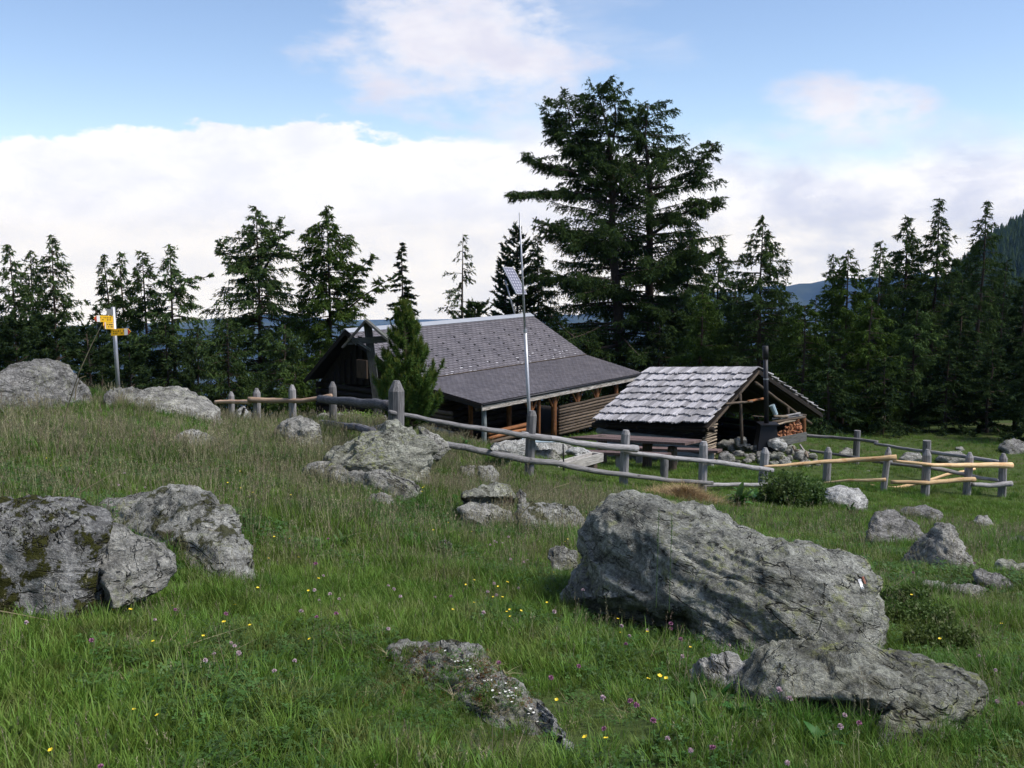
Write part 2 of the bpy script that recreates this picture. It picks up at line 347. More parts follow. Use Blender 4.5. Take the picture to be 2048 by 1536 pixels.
V = np.stack([gx, gy, ground_z(gx, gy)], -1).reshape(-1, 3); na = len(ang); nr = len(rad_)
ii, jj = np.meshgrid(np.arange(nr-1), np.arange(na-1), indexing='ij'); b0 = (ii*na+jj).ravel()
F = np.stack([b0, b0+1, b0+na+1, b0+na], 1)
gm = mesh_np('ground', V, F[:, ::-1]); gm.polygons.foreach_set('use_smooth', [True]*len(gm.polygons))
def ground_fn(k):
    p = k.n('ShaderNodeNewGeometry').outputs['Position']; r = k.n('ShaderNodeVectorMath', {0: p}, operation='LENGTH').outputs['Value']
    n1 = k.noise(p, .55, 6, .65); n2 = k.noise(p, 9, 6, .7); n3 = k.noise(p, 60, 3, .7)
    gcol = k.mix(k.ss(n2, .3, .7), (.030,.045,.013), (.070,.105,.026)); gcol = k.mix(k.ss(n1, .5, .72), gcol, (.085,.080,.040)); gcol = k.mix(k.math('MULTIPLY', k.ss(n3, .5, .8), .5), gcol, (.09,.075,.05))
    f = k.mix(k.noise(p, .05, 8, .8), (.012,.022,.010), (.04,.055,.022))
    c = k.mix(k.ss(r, 60, 110), gcol, f)
    return princ(k, c, .95, k.bump(n3, .6, .02), .1)
M_GROUND = material('meadow_ground', ground_fn)
tag(link('ground', gm, M_GROUND), kind='structure')
# mountains across the valley
ang2 = np.radians(np.arange(-75, 76, .6)); rad2 = np.linspace(2900, 9000, 110)
AA, RR = np.meshgrid(ang2, rad2); gx, gy = RR*np.sin(AA), RR*np.cos(AA); az = np.degrees(AA)
crest = np.interp(az, [-75, -26, -14, -8, 2, 10, 16, 22, 75], [-330, -440, -330, -400, -360, -240, -150, -120, -60])
prof = np.interp(RR, [2900, 3400, 5600, 6500, 9000], [0, .0, 1, .55, .2]); prof = prof*prof*(3-2*prof)
rd = np.abs(np.sin(az*.31+np.sin(RR*.0011)*1.4))*90+np.abs(np.sin(az*.83+RR*.0013))*50+np.abs(np.sin(az*2.1-RR*.002))*22
gz2 = -655+(crest+655)*prof-rd*prof*(1-.75*sst(RR, 4800, 5700))+np.sin(az*5)*6*prof
V = np.stack([gx, gy, gz2], -1).reshape(-1, 3); na = len(ang2); ii, jj = np.meshgrid(np.arange(109), np.arange(na-1), indexing='ij'); b0 = (ii*na+jj).ravel()
mm = mesh_np('mountains', V, np.stack([b0, b0+na, b0+na+1, b0+1], 1)); mm.polygons.foreach_set('use_smooth', [True]*len(mm.polygons))
def mtn_fn(k):
    p = k.n('ShaderNodeNewGeometry').outputs['Position']; n1 = k.noise(p, .002, 10, .65); c = k.mix(k.ss(n1, .4, .6), (.012,.022,.020), (.045,.06,.04)); return princ(k, c, .95, None, .05)
tag(link('mountains', mm, material('forested_mountain', mtn_fn)), kind='structure')
# the air between here and there
hz = G(); hz.box((0, 300, -270), (9700, 0, 0), (0, 9400, 0), (0, 0, 430))
def haze():
    m = bpy.data.materials.new('air'); m.use_nodes = True; k = N(m.node_tree)
    v = k.n('ShaderNodeVolumePrincipled', {'Color': (.24, .45, 1.0, 1), 'Absorption Color': (1, 1, 1, 1), 'Density': HAZE_D, 'Anisotropy': 0.0}); k.n('ShaderNodeOutputMaterial', {'Volume': v.outputs[0]}); return m
HAZE_D = 0.00006
if HAZE_D: 
    ho = link('haze', hz.mesh('haze'), haze()); tag(ho, kind='stuff')

# ------------------------------------------------------------------ boulders
ICO = {}
def ico(n):
    if n not in ICO:
        bm = bmesh.new(); bmesh.ops.create_icosphere(bm, subdivisions=n, radius=1.0); ICO[n] = (np.array([v.co[:] for v in bm.verts]), np.array([[v.index for v in f.verts] for f in bm.faces])); bm.free()
    return ICO[n]
ROCKS = []; BASES = []
def outline_r(pts):
    pts = np.array(pts, float); x, y = pts[:,0], pts[:,1]; x2, y2 = np.roll(x, -1), np.roll(y, -1); cr = x*y2-x2*y; A = cr.sum()/2
    cx, cy = ((x+x2)*cr).sum()/(6*A), ((y+y2)*cr).sum()/(6*A); th = np.linspace(-math.pi, math.pi, 181); r = np.zeros(181)
    for i, t in enumerate(th):
        dx_, dy_ = math.cos(t), math.sin(t); best = 0
        for a, b, c_, d_ in zip(x-cx, y-cy, x2-cx, y2-cy):
            ex, ey = c_-a, d_-b; den = dx_*ey-dy_*ex
            if abs(den) < 1e-9: continue
            tt = (a*ey-b*ex)/den; uu = (a*dy_-b*dx_)/den
            if tt > 0 and -1e-6 <= uu <= 1+1e-6: best = max(best, tt)
        r[i] = best
    rs = r.copy()
    for _ in range(2): rs = (np.roll(rs, 1)+rs*2+np.roll(rs, -1))/4
    return cx, cy, th, rs
def boulder(pts, mat, label, depth=.5, lean=.6, amp=.06, sub=5, seed=0, strata=(0, 0, 1), sa=.03, sf=5.0, facet=0.0, sink=.22, p_in=.9, Y=None, name='boulder', parent=None, group=None, grit=.022, dY=0.0, under=None):
    pts = [tuple(map(float, q)) for q in pts]; ys = [q[1] for q in pts]; y0, y1 = min(ys), max(ys); hpx = y1-y0
    wpx = max(q[0] for q in pts)-min(q[0] for q in pts)
    cxm = sum(q[0] for q in pts if q[1] > y0+.6*hpx)/max(1, sum(1 for q in pts if q[1] > y0+.6*hpx))
    auto = Y is None
    if Y is None: Y = H(cxm, y1-.04*hpx).y
    Y += dY
    low = [(q[0], q[1]+sink*hpx*max(0, (q[1]-y0-.55*hpx)/(.45*hpx))) for q in pts]
    cx, cy, th, rr = outline_r(low); sl = 0.0
    if wpx > 90:
        xs_ = np.linspace(min(q[0] for q in pts)+.14*wpx, max(q[0] for q in pts)-.14*wpx, 9); yb_ = []
        for xq in xs_:
            best = y0
            for (ax_, ay_), (bx_, by_) in zip(pts, pts[1:]+pts[:1]):
                if (ax_-xq)*(bx_-xq) <= 0 and ax_ != bx_: best = max(best, ay_+(by_-ay_)*(xq-ax_)/(bx_-ax_))
            yb_.append(H(xq, best).y)
        sl, ic = np.polyfit(xs_, yb_, 1); 
        if auto: Y = ic+sl*cx
        for xq, yq in zip(xs_, yb_) if not (680 < cx < 1160 and Y < 4.3) else []: BASES.append((xq, Y+sl*(xq-cx), wpx*Y/FPX))
    m_px = Y/FPX; hm = hpx*m_px; wm = wpx*m_px; D = depth*wm*.5; S = (hm*wm)**.5
    U, Fc = ico(sub); a, b, c_ = U[:,0], U[:,2], U[:,1]; s = np.hypot(a, b); ph = np.arctan2(-b, a)
    rad = np.interp(ph, th, rr)*s**p_in; qx = cx+rad*np.cos(ph); qy = cy+rad*np.sin(ph)
    up = (y1-qy)*m_px
    cz = np.sign(c_)*np.abs(c_)**.85; fr_ = np.sqrt(np.maximum(0, 1-a*a-np.maximum(b, 0)**2))*np.minimum(1, np.abs(c_)/.3); cz = np.where((c_ < 0) & (b < 0), -np.maximum(fr_, np.abs(cz)), cz)
    YY = Y+sl*(qx-cx)+D*.55+cz*D+lean*up
    if under is not None:      # hollow below an overhanging lip: (height fraction, how far it goes in)
        fr = up/hm; YY = YY+under[1]*D*sst(under[0]-fr, 0, .12)*(cz < 0)*(sst(a, under[2]-.15, under[2])*(1-sst(a, under[3], under[3]+.15)))
    v_ = (768-qy)/FPX; u_ = (qx-1024)/FPX; t = YY/(CT+v_*ST)
    Vw = np.stack([u_*t, YY, EYE+t*(v_*CT-ST)], 1); cen = Vw.mean(0)
    me = mesh_np(name, Vw, Fc); nrm = np.empty(len(Vw)*3, np.float32); me.vertices.foreach_get('normal', nrm); nrm = nrm.reshape(-1, 3)
    if (nrm*(Vw-cen)).sum() < 0: Fc = Fc[:, ::-1]; nrm = -nrm
    st = Vector(strata).normalized(); disp = np.empty(len(Vw)); off = Vector((seed*3.1, seed*1.7, seed*2.3)); iS = 1/S
    for i, vv in enumerate(Vw):
        p = Vector(vv); q = p*iS*1.6+off
        h = mn.fractal(q, .9, 2.1, 5)*amp*1.1
        if sa:
            z_ = p.dot(st)*sf*iS+mn.noise(q*1.1)*1.4; fz_ = math.floor(z_); f_ = z_-fz_; am = .35+1.3*abs(mn.noise(Vector((fz_*3.7, seed*1.3, q.x*.6+q.y*.4))))
            h += sa*am*(1.5*f_**.7*(1 if f_ < .86 else (1-f_)/.14)-.6)+sa*.5*mn.noise(Vector((z_*5.3, 3.0, q.y*.5)))
        if facet:
            dd_, pp_ = mn.voronoi(q*1.25+mn.noise_vector(q*2)*.12); h += facet*(mn.cell(pp_[0]*7.7)-.5)*1.3*min(1, (dd_[1]-dd_[0])*6)-facet*.55*max(0, 1-(dd_[1]-dd_[0])*9)
        h += (grit*mn.fractal(p*9+off, .6, 2.2, 4)+grit*1.3*mn.turbulence(p*4.5+off, 3, False)-grit*.5)*iS*.9
        disp[i] = h*S
    Vw = Vw+nrm*disp[:, None]
    bc = Vw.mean(0); bc[2] = Vw[:,2].min(); loc = Vector(bc)
    me2 = mesh_np(name, Vw-bc, Fc); me2.polygons.foreach_set('use_smooth', [True]*len(Fc)); bpy.data.meshes.remove(me)
    if parent is not None: o = link(name, me2, mat, parent); o.location = loc-wloc(parent)
    else: o = link(name, me2, mat, None, loc); tag(o, label, 'boulder' if name == 'boulder' else name.split('_')[-1], group)
    ROCKS.append((o, loc, Vw.min(0), Vw.max(0), BVHTree.FromPolygons([tuple(q) for q in (Vw)], [tuple(int(x) for x in f) for f in Fc]) ))
    return o
# large ones
boulder([(1125,1215),(1122,1185),(1150,1145),(1166,1120),(1154,1085),(1163,1045),(1188,1012),(1222,993),(1270,994),(1340,1006),(1400,1010),(1450,1022),(1492,1045),(1535,1070),(1580,1080),(1640,1087),(1700,1103),(1742,1128),(1766,1165),(1758,1185),(1768,1220),(1778,1262),(1740,1296),(1600,1300),(1480,1290),(1380,1262),(1300,1250),(1200,1250),(1140,1240)],
    K_BIG, 'largest grey boulder in the meadow, a long whale-backed block with a small paint mark', depth=.75, lean=.75, amp=.045, sub=7, seed=3, strata=(.42,-.1,1), sa=.026, sf=8, sink=.12, Y=4.95, p_in=.82, under=(.34, .35, -1.2, -.45))
boulder([(1455,1372),(1478,1335),(1520,1305),(1600,1280),(1700,1284),(1780,1296),(1850,1318),(1880,1345),(1925,1338),(1955,1352),(1970,1385),(1963,1420),(1925,1432),(1900,1470),(1820,1478),(1740,1470),(1640,1462),(1560,1440),(1490,1420)],
    K_YEL, 'low broad boulder with yellow-green lichen and a dark hollow under its front lip', depth=.8, lean=1.0, amp=.05, sub=6, seed=5, strata=(-.25,-.2,1), sa=.034, sf=8, sink=.15, under=(.40, .30, -.55, .2))
boulder([(1366,1378),(1385,1335),(1420,1308),(1462,1303),(1492,1325),(1500,1370),(1480,1400),(1410,1402)], K_WHT, 'small rock with a white quartz face beside the low lichened boulder', depth=.8, lean=.6, amp=.09, sub=5, seed=6, Y=None, facet=.06)
boulder([(-120,1010),(-40,985),(20,997),(70,993),(135,993),(170,1010),(215,1030),(228,1060),(218,1110),(230,1160),(205,1215),(190,1240),(120,1235),(0,1225),(-100,1220)],
    K_MOSS, 'pale blocky boulder with dark green moss patches running down its steep face', depth=.7, lean=.42, amp=.05, sub=6, seed=8, strata=(.8,.1,.3), sa=.016, sf=6, Y=4.55, sink=.3, p_in=.75)
boulder([(205,1040),(240,1040),(290,1070),(345,1108),(348,1135),(325,1165),(285,1180),(225,1190),(200,1130)], K_PALE, 'wedge of plain grey rock leaning against the moss patched boulder', depth=.8, lean=.7, amp=.05, sub=5, seed=9, Y=4.75, sink=.2)
boulder([(180,1040),(210,1002),(270,990),(330,976),(372,968),(420,985),(462,1015),(480,1050),(492,1078),(512,1115),(540,1165),(500,1172),(440,1155),(400,1150),(330,1130),(260,1100)],
    K_MOSS2, 'sloping brown-mossed slab behind the pale blocky boulder, long and low', depth=.8, lean=1.5, amp=.045, sub=6, seed=11, strata=(-.35,-.3,1), sa=.02, sf=12, dY=-.05, sink=.2)
boulder([(618,935),(650,905),(700,880),(745,858),(790,842),(822,845),(845,862),(858,880),(875,893),(866,915),(858,955),(840,968),(800,955),(760,945),(700,942),(650,945)],
    K_YEL, 'fractured angular boulder crusted with lichen beneath the tall pointed fence post', depth=.85, lean=.5, amp=.05, sub=6, seed=13, strata=(-.7,.2,.8), sa=.045, sf=9, facet=.075, Y=11.2, sink=.2, p_in=.8)
boulder([(830,850),(852,848),(880,868),(905,895),(880,912),(850,905)], K_PALE, 'narrow slanting slab tucked behind the fractured boulder', depth=.5, lean=.3, amp=.06, sub=4, seed=14, Y=12.6, facet=.05)
boulder([(600,935),(640,928),(700,938),(760,945),(820,958),(850,978),(810,990),(740,980),(660,965),(610,950)], K_PALE, 'long flat ledge of rock at the foot of the fractured boulder', depth=.5, lean=1.2, amp=.08, sub=5, seed=15, Y=10.5, sink=.3)
boulder([(-60,760),(0,742),(45,727),(92,716),(125,724),(150,748),(170,775),(186,800),(150,822),(60,830),(-60,830)], K_FAR, 'big smooth domed boulder on the crest of the slope near the signpost', depth=.9, lean=.5, amp=.05, sub=6, seed=17, Y=14.5, sink=.3, sa=.012)
boulder([(205,790),(230,776),(262,774),(290,782),(300,800),(250,812),(212,808)], K_FAR, 'low rock half buried at the foot of the signpost', depth=.8, lean=.5, amp=.08, sub=4, seed=18, Y=17.2, sink=.4)
boulder([(235,805),(262,788),(300,779),(345,777),(385,782),(412,795),(436,815),(450,838),(430,856),(340,850),(250,835)], K_PALE, 'long low outcrop of pale rock between the signpost and the first fence post', depth=.7, lean=.9, amp=.08, sub=5, seed=19, Y=16.5, sink=.3, strata=(.6,.2,1), sa=.03, sf=12)
boulder([(468,845),(472,822),(488,812),(503,826),(504,846)], K_WHT, 'small whitish rock between the two smallest fence posts', depth=.8, amp=.08, sub=4, seed=20, Y=22.5, sink=.4)
boulder([(548,858),(570,838),(600,831),(622,842),(640,862),(650,880),(620,888),(565,882)], K_PALE, 'rounded grey rock in the grass in front of the peeled fence rail', depth=.9, lean=.6, amp=.07, sub=5, seed=21, Y=15.3, sink=.4)
boulder([(618,842),(640,826),(690,825),(728,834),(735,850),(690,866),(630,862)], K_PALE, 'flat boulder behind the charred lower fence rail', depth=.8, lean=.7, amp=.08, sub=5, seed=22, Y=22, sink=.4)
boulder([(728,850),(748,832),(772,826),(795,832),(800,850),(770,860)], K_PALE, 'angular slab at the foot of the wooden cross', depth=.7, lean=.5, amp=.1, sub=4, seed=23, Y=23.5, sink=.4, facet=.06)
boulder([(735,852),(770,848),(795,850),(795,866),(750,868)], K_PALE, 'low flat stone under the charred rail beside the tall post', depth=.7, amp=.1, sub=4, seed=24, Y=19, sink=.4)
boulder([(342,880),(360,864),(400,862),(435,872),(440,895),(380,905),(350,898)], K_PALE, 'pale stone nearly swallowed by seeding grass on the slope', depth=.7, lean=.9, amp=.1, sub=4, seed=25, sink=.4)
boulder([(727,1003),(742,990),(762,987),(782,993),(790,1008),(760,1018)], K_PALE, 'small rounded stone poking out below the long flat ledge', depth=.8, amp=.1, sub=4, seed=26, sink=.4)
boulder([(918,992),(940,982),(965,968),(990,965),(1015,972),(1030,990),(1028,1012),(990,1010),(930,1004)], K_YEL, 'cap of rock overhanging a dark gap above a second stone', depth=.9, lean=.7, amp=.06, sub=5, seed=27, Y=9.9, sink=.2, under=(.35, 1.1, -2, 2))
boulder([(910,1015),(940,1005),(980,1006),(1025,1018),(1030,1034),(980,1040),(925,1034)], K_PALE, 'low stone directly beneath the overhanging cap rock', depth=.7, lean=.8, amp=.06, sub=5, seed=28, Y=9.4, sink=.5)
boulder([(1028,985),(1040,972),(1052,985),(1056,1002),(1034,1004)], K_PALE, 'small upright stone just behind the overhanging cap rock', depth=.6, amp=.08, sub=4, seed=29, Y=10.2, sink=.4)
boulder([(1030,1050),(1040,1015),(1075,1002),(1110,1006),(1150,1012),(1165,1035),(1170,1062),(1110,1072),(1050,1066)], K_MOSS2, 'layered crumbling rock overgrown with straw beside the largest boulder', depth=.8, lean=.9, amp=.08, sub=5, seed=30, strata=(.3,.2,1), sa=.07, sf=14, Y=None, sink=.4)
boulder([(917,945),(920,932),(950,931),(953,958),(922,960)], K_PALE, 'smaller of two upright blocks by the leaning antenna post', depth=.8, amp=.06, sub=4, seed=31, Y=13.6, sink=.4, p_in=.7)
boulder([(953,955),(956,931),(985,931),(1000,945),(1000,962),(960,964)], K_PALE, 'larger of two upright blocks by the leaning antenna post', depth=.8, amp=.06, sub=4, seed=32, Y=13.6, sink=.4, p_in=.7)
boulder([(1640,998),(1650,975),(1680,972),(1715,978),(1735,1000),(1740,1020),(1700,1020),(1660,1012)], K_WHT, 'whitish flat boulder below the peeled poles beside leafy weeds', depth=.9, lean=1.0, amp=.07, sub=5, seed=33, sink=.3)
boulder([(1723,1082),(1735,1050),(1750,1026),(1775,1018),(1795,1025),(1825,1048),(1852,1068),(1845,1088),(1800,1095),(1750,1096)], K_FAR, 'humped boulder with a shaded face next to the pyramid-shaped one', depth=.9, lean=.35, amp=.05, sub=5, seed=34, Y=None, sink=.25)
boulder([(1778,1135),(1800,1112),(1835,1085),(1862,1062),(1872,1045),(1895,1052),(1920,1078),(1945,1110),(1968,1138),(1920,1150),(1840,1145)], K_PALE, 'pyramid-shaped boulder streaked with slanting bands', depth=.8, lean=.6, amp=.045, sub=5, seed=35, strata=(.9,.1,-.5), sa=.04, sf=12, Y=None, sink=.2)
boulder([(1790,1030),(1805,1014),(1850,1011),(1872,1018),(1890,1026),(1880,1042),(1830,1042)], K_FAR, 'flat-topped rock lying behind the humped boulder', depth=.8, lean=.8, amp=.08, sub=4, seed=36, Y=None, sink=.3)
boulder([(1943,1042),(1955,1028),(1975,1030),(1990,1046),(1965,1052)], K_PALE, 'small stone alone on the slope below the fence end', depth=.8, amp=.08, sub=4, seed=37, sink=.4)
boulder([(1830,1180),(1840,1156),(1880,1160),(1930,1172),(1975,1176),(1972,1192),(1900,1196)], K_PALE, 'thin ridge of rock breaking the grass below the pyramid-shaped boulder', depth=.5, lean=.7, amp=.07, sub=5, seed=38, sink=.4)
boulder([(1945,1150),(1960,1138),(1990,1140),(2030,1165),(2035,1188),(1975,1186)], K_FAR, 'sloping grey rock below the twin-humped boulder', depth=.8, lean=.8, amp=.07, sub=5, seed=39, sink=.3)
boulder([(1990,1140),(2000,1122),(2020,1120),(2035,1128),(2060,1125),(2075,1150),(2040,1160)], K_YEL, 'twin-humped boulder cut by the frame edge', depth=.8, lean=.5, amp=.07, sub=5, seed=40, Y=None, sink=.3)
boulder([(2018,1082),(2035,1072),(2070,1070),(2070,1090),(2030,1092)], K_FAR, 'brownish flat stone at the frame edge above the twin-humped boulder', depth=.7, amp=.07, sub=4, seed=41, sink=.4)
boulder([(1994,895),(2008,882),(2028,878),(2048,886),(2062,900),(2020,908)], K_FAR, 'lone boulder at the dark forest edge beyond the fence', depth=.9, amp=.06, sub=4, seed=42, sink=.4)
boulder([(1085,1115),(1100,1095),(1130,1090),(1155,1100),(1160,1125),(1110,1132)], K_MOSS2, 'mossy mound of stone with yellow flowers beside the largest boulder', depth=.8, lean=.8, amp=.09, sub=4, seed=43, Y=7.1, sink=.4)
boulder([(868,1098),(885,1084),(905,1088),(915,1106),(890,1112)], K_FAR, 'tiny grey stone in the middle of the open meadow', depth=.7, amp=.1, sub=4, seed=44, sink=.5)
boulder([(690,1340),(720,1312),(790,1296),(860,1288),(920,1282),(960,1300),(1000,1340),(1040,1372),(1085,1400),(1130,1450),(1150,1488),(1110,1500),(1060,1470),(960,1440),(850,1420),(740,1380)],
    K_MOSS2, 'low mossy outcrop sprinkled with small white flowers, mostly turfed over', depth=.6, lean=1.3, amp=.05, sub=6, seed=46, strata=(.6,.5,.8), sa=.035, sf=8, sink=.3, dY=-.22)
boulder([(1040,1395),(1075,1400),(1105,1428),(1140,1470),(1146,1490),(1110,1490),(1080,1465),(1055,1430)], K_WHT, 'bare pale slab at the lower end of the white-flowered outcrop', depth=.6, lean=1.0, amp=.04, sub=5, seed=47, Y=None, dY=-.38, sink=.2)
for i, q in enumerate([[(1676,905),(1690,893),(1705,900),(1706,914),(1684,915)],[(1795,918),(1812,905),(1838,904),(1850,916),(1820,925)],[(1868,918),(1885,904),(1920,903),(1942,916),(1905,928)],[(1910,896),(1922,892),(1930,899),(1918,902)]]):
    boulder(q, K_PALE, ['small rock in the yard just before the hut-side back fence', 'long low rock in the yard behind the forked fence post', 'pale ribbed rock in the yard behind the last peeled pole', 'tiny white stone in the far grass at the forest edge'][i], depth=.9, amp=.08, sub=4, seed=50+i, sink=.4)
# red and white trail mark painted on the largest boulder
def mark_on(px, py, w_, h_, mat, nm, rock, tilt=.0):
    o, loc, lo, hi, bv = rock; C_ = Vector((0, 0, EYE)); vs = []; fs = []
    nx, ny = 5, 7
    for j in range(ny):
        for i in range(nx):
            X_ = px+(i/(nx-1)-.5)*w_+(j/(ny-1)-.5)*tilt*h_+random.uniform(-.8, .8); Y_ = py+(j/(ny-1)-.5)*h_+random.uniform(-.8, .8); dr = (P(X_, Y_, 5)-C_).normalized(); hit, nn, ix, dst = bv.ray_cast(C_, dr)
            if hit is None: return
            if nn.dot(dr) > 0: nn = -nn
            vs.append(hit+nn*.002-loc)
    fs = [(j*nx+i, j*nx+i+1, (j+1)*nx+i+1, (j+1)*nx+i) for j in range(ny-1) for i in range(nx-1)]
    m = bpy.data.meshes.new(nm); m.from_pydata([tuple(v) for v in vs], [], fs); link(nm, m, mat, o)
mark_on(1722, 1168, 6, 19, M_WHT, 'white_paint_mark', ROCKS[0], .35); mark_on(1728, 1161, 4, 15, M_RUST, 'rusty_paint_mark', ROCKS[0], .35)
print('rocks', round(time.time()-T0, 1))
# ------------------------------------------------------------------ fences
def rail(parent, pts, r0, r1, mat, name='rail', k=9, knots=True):
    """pts: (px,py,Y) triples; a slightly crooked pole with knots"""
    W_ = [P(*q) if len(q) == 3 and not isinstance(q, Vector) else q for q in pts]; n = 22; out = []; rr = []
    L = [0]
    for a, b in zip(W_, W_[1:]): L.append(L[-1]+(b-a).length)
    ph = random.random()*6
    for i in range(n+1):
        s = L[-1]*i/n; j = max(q for q in range(len(L)) if L[q] <= s+1e-9); j = min(j, len(W_)-2); t = (s-L[j])/(L[j+1]-L[j]); p = W_[j].lerp(W_[j+1], t)
        p = p+Vector((0, 0, .008*math.sin(s*2.1+ph)+.004*math.sin(s*7+ph*2))); out.append(p)
        rr.append((r0+(r1-r0)*i/n)*.79*(1+(.13*random.random() if knots and i % 3 == 0 else .03*random.random())))
    g = G(); g.tube(out, rr, k); return part(name, g, mat, parent, True)
def post(parent, px, ptop, base, w_, kind='point', lean=0.0, name='post', mat=None, lab=None):
    """pointed fence post; w_ in metres"""
    mat = mat or W_GREY; b = base.copy(); Y = b.y; zt = P(px, ptop, Y).z; xt = P(px+lean, ptop, Y).x; t = Vector((xt, Y, zt)); b.x = P(px, 0, Y).x if False else b.x
    b = b-Vector((0, 0, .25)); g = G(); a = t-b; r = w_/2
    rs = [r*1.02, r, r*.98, r*.97]; ps = [b, b+a*.4, b+a*.75, b+a*(1-.11 if kind != 'flat' else 1)]
    if kind == 'point': ps.append(b+a*.985); rs.append(r*.38)
    if kind == 'chisel': ps = ps[:-1]+[b+a*.93, b+a*.985]; rs = rs[:-1]+[r*.97, r*.62]
    g.tube(ps, rs, 9, wob=.05); o = part(name, g, mat, parent, False)
    if lab: o['label'] = lab
    return o
def pb(px, py): q = H(px, py); return q
F1 = thing('fence', 'weathered two-rail log fence crossing the meadow in front of both huts', 'fence', H(1062, 958))
posts = {}
def fp(key, px, pt, bx, by, w_, kind, par, Y=None):
    b = P(bx, by, Y) if Y else pb(bx, by); posts[key] = b; post(par, px, pt, b, w_, kind)
fp('a', 462, 782, 463, 845, .14, 'point', F1, 21.5); fp('b', 513, 775, 514, 850, .16, 'point', F1, 21); fp('c', 584, 768, 585, 850, .155, 'point', F1, 20.6); fp('d', 665, 762, 666, 842, .16, 'point', F1, 20.3)
fp('e', 793, 758, 790, 935, .215, 'point', F1, 13.2); fp('f', 1064, 819, 1056, 960, .17, 'chisel', F1, 17.0); fp('g', 1252, 858, 1246, 972, .175, 'chisel', F1, 18.8)
fp('h', 1408, 881, 1404, 985, .18, 'chisel', F1, 20.0); fp('i', 1531, 894, 1524, 975, .20, 'point', F1, 22)
g0 = G()
rail(F1, [(640,798,20.15),(700,803,17.5),(780,811,13.35)], .095, .085, W_BLACK); rail(F1, [(640,845,20.1),(700,852,17.8),(745,862,15.0)], .07, .08, W_BLACK)
rail(F1, [(779,825,12.98),(860,839,13.9),(960,858,15.2),(1065,873,16.8),(1100,876,17.1)], .033, .062, W_GREY)
rail(F1, [(864,884,13.0),(940,898,14.6),(1010,911,15.9),(1055,922,16.8)], .052, .07, W_GREY)
rail(F1, [(1045,869,16.86),(1100,877,17.3),(1180,889,18.0),(1274,898,18.66)], .055, .082, W_GREY)
rail(F1, [(1055,922,16.84),(1110,926,17.4),(1180,940,18.1),(1250,950,18.62),(1330,960,19.3),(1425,965,19.9)], .068, .05, W_GREY)
rail(F1, [(1245,904,18.66),(1330,914,19.3),(1420,922,19.84),(1480,932,20.9),(1545,940,21.7)], .052, .066, W_GREY)
rail(F1, [(1400,969,19.85),(1460,970,20.9),(1560,969,21.9)], .052, .05, W_GREY)
rail(F1, [(1425,993,19.6),(1462,992,20.2)], .03, .03, W_GREY)
rail(F1, [(430,804,21.6),(462,802,21.42),(500,804,20.95)], .045, .06, W_PEELR, lab if False else 'rail')
rail(F1, [(497,799,20.9),(545,800,20.8),(600,802,20.45),(640,797,20.3),(663,792,20.15)], .075, .05, W_PEELR)
F2 = thing('fence', 'lower stretch of fence with long freshly peeled yellow poles between grey posts', 'fence', H(1775, 982))
for key, px, pt, bx, by, w_, kd, Y in [('j',1657,893,1652,968,.19,'point',23.6),('k',1778,893,1765,980,.15,'point',23.2),('l',1855,897,1850,990,.20,'point',23.0),('m',1940,903,1933,988,.19,'point',24),('n',2007,905,2004,990,.20,'point',24.6)]:
    fp(key, px, pt, bx, by, w_, kd, F2, Y)
rail(F2, [(1528,933,21.6),(1600,927,22.6),(1700,921,23.2),(1793,914,23.0)], .028, .082, W_PEEL); rail(F2, [(1786,922,22.98),(1860,929,22.88),(1940,931,23.8),(2023,930,24.4)], .038, .092, W_PEEL)
rail(F2, [(1646,966,23.4),(1700,960,23.2),(1772,959,23.02)], .024, .055, W_PEEL); rail(F2, [(1782,964,22.9),(1850,965,22.85),(1905,961,23.6),(1949,959,23.85)], .055, .075, W_PEEL)
rail(F2, [(1745,920,23.6),(1860,935,23.5),(1960,955,24.2),(1995,960,24.5)], .07, .05, W_GREY); rail(F2, [(1945,969,23.9),(1980,970,24.3),(2023,967,24.45)], .06, .085, W_GREY)
lp = thing('fence_pole', 'crooked peeled pole lying crossed behind the lower fence rails', 'pole', P(1740, 985, 23.9))
rail(lp, [(1740,972,24.0),(1765,978,24.0),(1800,976,24.0),(1850,963,24.1),(1900,947,24.3),(1950,938,24.6)], .065, .035, W_PEEL, 'pole')
F3 = thing('fence', 'back fence of thin grey rails and square-cut posts running out from the hut', 'fence', H(1715, 931))
fp('o', 1715, 861, 1711, 932, .20, 'flat', F3, 30); fp('p', 1854, 881, 1852, 950, .22, 'flat', F3, 26.5)
rail(F3, [(1608,870,30.6),(1660,874,30.3),(1755,884,29.0)], .06, .06, W_GREY); rail(F3, [(1750,888,29.0),(1850,903,26.6),(1960,918,25.4),(2003,925,24.8)], .05, .07, W_GREY)
rail(F3, [(1618,900,30.3),(1665,908,30.0),(1745,921,29.0)], .05, .05, W_GREY); rail(F3, [(1665,936,28.6),(1740,944,27.6)], .03, .035, W_GREY)

